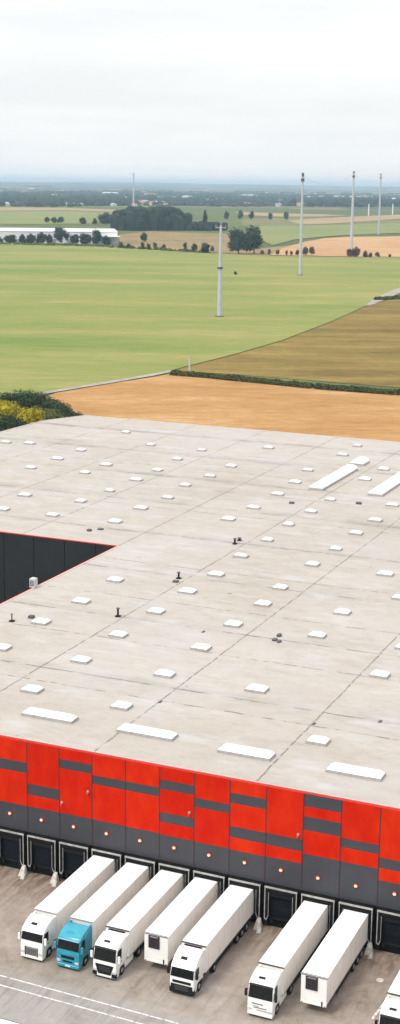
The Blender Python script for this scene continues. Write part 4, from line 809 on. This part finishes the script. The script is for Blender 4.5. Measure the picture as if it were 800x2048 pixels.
# ------------------------------------------------------------------ masts and poles
def mast(x, y, h, r0, r1, label, top='plain', mat='mast', rings=()):
    t = empty('mast', (x, y, .3)); tag(t, label, 'mast', 'tall slender masts standing in the fields')
    s = MB(); n = 6
    for i in range(n):
        a, b = i / n, (i + 1) / n; s.tube((0, 0, h * a), (0, 0, h * b), r0 + (r1 - r0) * a, r0 + (r1 - r0) * b, mat, 14, caps=(i in (0, n - 1)))
    s.build('tower', t, smooth=True)
    f = MB(); f.tube((0, 0, -.3), (0, 0, .5), r0 * 1.9, r0 * 1.75, 'darkgrey', 16); f.build('foundation', t)
    for z in rings:
        g = MB(); g.tube((0, 0, h * z), (0, 0, h * z + .9), r0 + .25, r0 + .25, 'darkgrey', 12); g.box(-r0 - 1.4, r0 + 1.4, -.3, .3, h * z + .2, h * z + .7, 'midgrey'); g.build('platform', t)
    hd = MB()
    if top == 'head':
        hd.tube((0, 0, h), (0, 0, h + 1.5), r1 * 1.2, r1 * 1.2, 'darkgrey', 12); hd.box(-1.1, 1.1, -1.3, 1.3, h - 5.5, h - 2.8, 'darkgrey', .5); hd.box(-.8, .8, -.8, .8, h - 1.6, h + 1.5, 'darkgrey', .4)
    elif top == 'arm':
        hd.box(-3.2, 3.2, -.3, .3, h - 1.5, h - .9, 'midgrey'); hd.tube((-3, 0, h - 1.4), (-3, 0, h + .4), .22, .22, 'midgrey', 8); hd.tube((3, 0, h - 1.4), (3, 0, h + .4), .22, .22, 'midgrey', 8); hd.tube((0, 0, h), (0, 0, h + 2.2), .35, .12, 'midgrey', 8)
    hd.build('mast_head', t)
def tops(x, y, h, *a, **k): mast(x, y, h, *a, **k)
tops(*M1, 1.5, .7, 'grey mast nearest to the camera, in the middle of the green field', top='arm', rings=(.53,))
tops(*M2, 1.4, .75, 'tall grey mast with dark head, at the right side of the green field', top='head')
tops(*M3, 1.9, 1.0, 'tall grey mast beside the dark bushes, second from the right', top='head')
tops(*M4, 1.7, 1.1, 'tall pale mast in the harvested field, rightmost of all masts', top='head')
tops(*M5, 2.1, 1.6, 'distant mast rising behind the dark woodland block', top='head')
tops(*P2, 1.6, 1.2, 'short white far mast right of the third tall mast', top='plain', mat='white'); tops(*P3, 1.6, 1.2, 'short white far mast near the right photo edge', top='plain', mat='white')
def cable(a, b, lab, off):
    mb = MB(); n = 14; pts = []
    for i in range(n + 1):
        t_ = i / n; pts.append((a[0] + (b[0] - a[0]) * t_, a[1] + (b[1] - a[1]) * t_, a[2] - off + (b[2] - a[2]) * t_ - 9 * 4 * t_ * (1 - t_)))
    for p_, q_ in zip(pts, pts[1:]): mb.tube(p_, q_, .11, .11, 'midgrey', 5, caps=False)
    tag(mb.build('overhead_cable'), lab, 'cable', 'cables between the masts')
cable(M2, M3, 'thin grey cable hanging between the second and third mast tops', 1.2)
cable(M3, M4, 'thin grey cable hanging between the third and the rightmost mast tops', 1.2)
mb = MB(); mb.tube((0, 0, 0), (0, 0, P1[2]), .42, .34, 'concrete', 12); mb.tube((0, 0, P1[2]), (0, 0, P1[2] + .25), .46, .4, 'midgrey', 12)
o = mb.build('post', smooth=True); o.location = (P1[0], P1[1], 0); tag(o, 'pale concrete post at the left end of the hedge', 'post')

# ------------------------------------------------------------------ far hall, houses
def hall():
    a, b = Vector(HALL[0]), Vector(HALL[1]); a = a + (a - b).normalized() * 40; d = (b - a).normalized(); ang = math.atan2(d.y, d.x); L = (b - a).length
    t = empty('pale_hall', (a.x, a.y, 0), ang); tag(t, 'long pale industrial hall behind trees at the far left', 'industrial hall')
    w_ = MB(); D = 85; h = 14.5
    w_.box(0, L, 0, D, 0, h, 'hallwall'); w_.build('wall', t)
    r = MB(); r.hexa([(-.6, -.6, h), (L + .6, -.6, h), (L + .6, D / 2, h + 2.8), (-.6, D / 2, h + 2.8)], [(-.6, -.6, h + .35), (L + .6, -.6, h + .35), (L + .6, D / 2, h + 3.2), (-.6, D / 2, h + 3.2)], 'hallroof')
    r.hexa([(-.6, D + .6, h), (-.6, D / 2, h + 2.8), (L + .6, D / 2, h + 2.8), (L + .6, D + .6, h)], [(-.6, D + .6, h + .35), (-.6, D / 2, h + 3.2), (L + .6, D / 2, h + 3.2), (L + .6, D + .6, h + .35)], 'hallroof'); r.build('roof', t)
    for k in range(int(L / 22)):
        dd = MB(); dd.box(6 + 22 * k, 14 + 22 * k, -.12, -.004, .2, 5.5, 'midgrey'); dd.build('hall_door', t)
    g = MB(); g.box(L - 30, L - 14, -9, -.01, 0, 9.5, 'glassblue'); g.build('glazed_office', t)
    g = MB(); g.box(L - 14, L + 2, -14, -.01, 9.0, 10.0, 'white'); g.box(L - 1, L, -13.5, -12.5, 0, 8.99, 'midgrey'); g.box(L - 13, L - 12, -13.5, -12.5, 0, 8.99, 'midgrey'); g.build('canopy', t)
M['hallwall'] = simple('hall cladding', (.78, .76, .78), .6, 0, .15, .05); M['hallroof'] = simple('hall roof', (.56, .54, .55), .6, 0, .12, .05); M['glassblue'] = simple('blue glass', (.12, .2, .27), .3)
hall()
HW = [simple('white render', (.72, .70, .68), .8), simple('cream render', (.60, .52, .42), .8), simple('grey shed', (.45, .46, .48), .7)]
HR = [simple('terracotta roof', (.38, .15, .09), .8), simple('slate roof', (.16, .16, .18), .8), simple('pale sheet roof', (.62, .62, .63), .6)]
HMESH = []
for wi, ri in ((0, 0), (0, 1), (1, 0), (2, 2)):
    mb = MB(); mb.box(-.5, .5, -.4, .4, 0, .62, HW[wi])
    mb.hexa([(-.53, -.44, .60), (.53, -.44, .60), (.53, .44, .60), (-.53, .44, .60)], [(-.53, -.02, .98), (.53, -.02, .98), (.53, .02, .98), (-.53, .02, .98)], HR[ri])
    for q in range(3): mb.box(-.38 + .3 * q, -.24 + .3 * q, -.41, -.4005, .2, .42, 'glass')
    o = mb.build('far_house'); HMESH.append(o.data); bpy.data.objects.remove(o)
HL = ['white far house with terracotta roof', 'white far house with dark roof', 'cream far house with terracotta roof', 'pale long shed with light metal roof']
def pxx(h): v = Vector((h[0], h[1], 0)) - cam.location; return v.dot(r_) / v.dot(f_)
NTH = ORD + ['seventeenth', 'eighteenth', 'nineteenth', 'twentieth', 'twenty first', 'twenty second', 'twenty third', 'twenty fourth', 'twenty fifth', 'twenty sixth', 'twenty seventh', 'twenty eighth', 'twenty ninth', 'thirtieth'] + ['thirty ' + q for q in ORD[:9]]
CNT = [0, 0, 0, 0]
for i, (x, y, a, s, k) in enumerate(sorted(HOUSES, key=pxx)):
    o = bpy.data.objects.new('far_house' if k < 3 else 'far_shed', HMESH[k]); COL.objects.link(o); o.location = (x, y, .1); o.rotation_euler = (0, 0, a)
    hh = min(11, 6 + s * .2) / .9; s *= 1.5 if k == 3 else 1.15
    if math.hypot(x, y) > 7000: o.location.z = 8; s *= 1.6
    o.scale = (s * 1.3, s, hh); CNT[k] += 1; tag(o, HL[k] + ', ' + NTH[min(CNT[k], 39) - 1] + ' of its kind from left', 'house' if k < 3 else 'shed', ['white houses with red roofs far away', 'white houses with dark roofs far away', 'cream houses far away', 'pale sheds far away'][k])

# ------------------------------------------------------------------ haze
def haze():
    mb = MB(); m = bpy.data.materials.new('haze air'); m.use_nodes = True; t = m.node_tree; t.nodes.clear()
    pv = t.nodes.new('ShaderNodeVolumePrincipled'); pv.inputs['Color'].default_value = (.57, .77, .93, 1); pv.inputs['Density'].default_value = HAZE; pv.inputs['Anisotropy'].default_value = 0
    out = t.nodes.new('ShaderNodeOutputMaterial'); t.links.new(pv.outputs[0], out.inputs['Volume'])
    R_ = 31000; mb.box(-R_, R_, -R_, R_, -1.0, 136, m); o = mb.build('haze'); tag(o, 'thin pale air that fades the far land', None, None, 'stuff')
HAZE = 6.2e-5
haze()
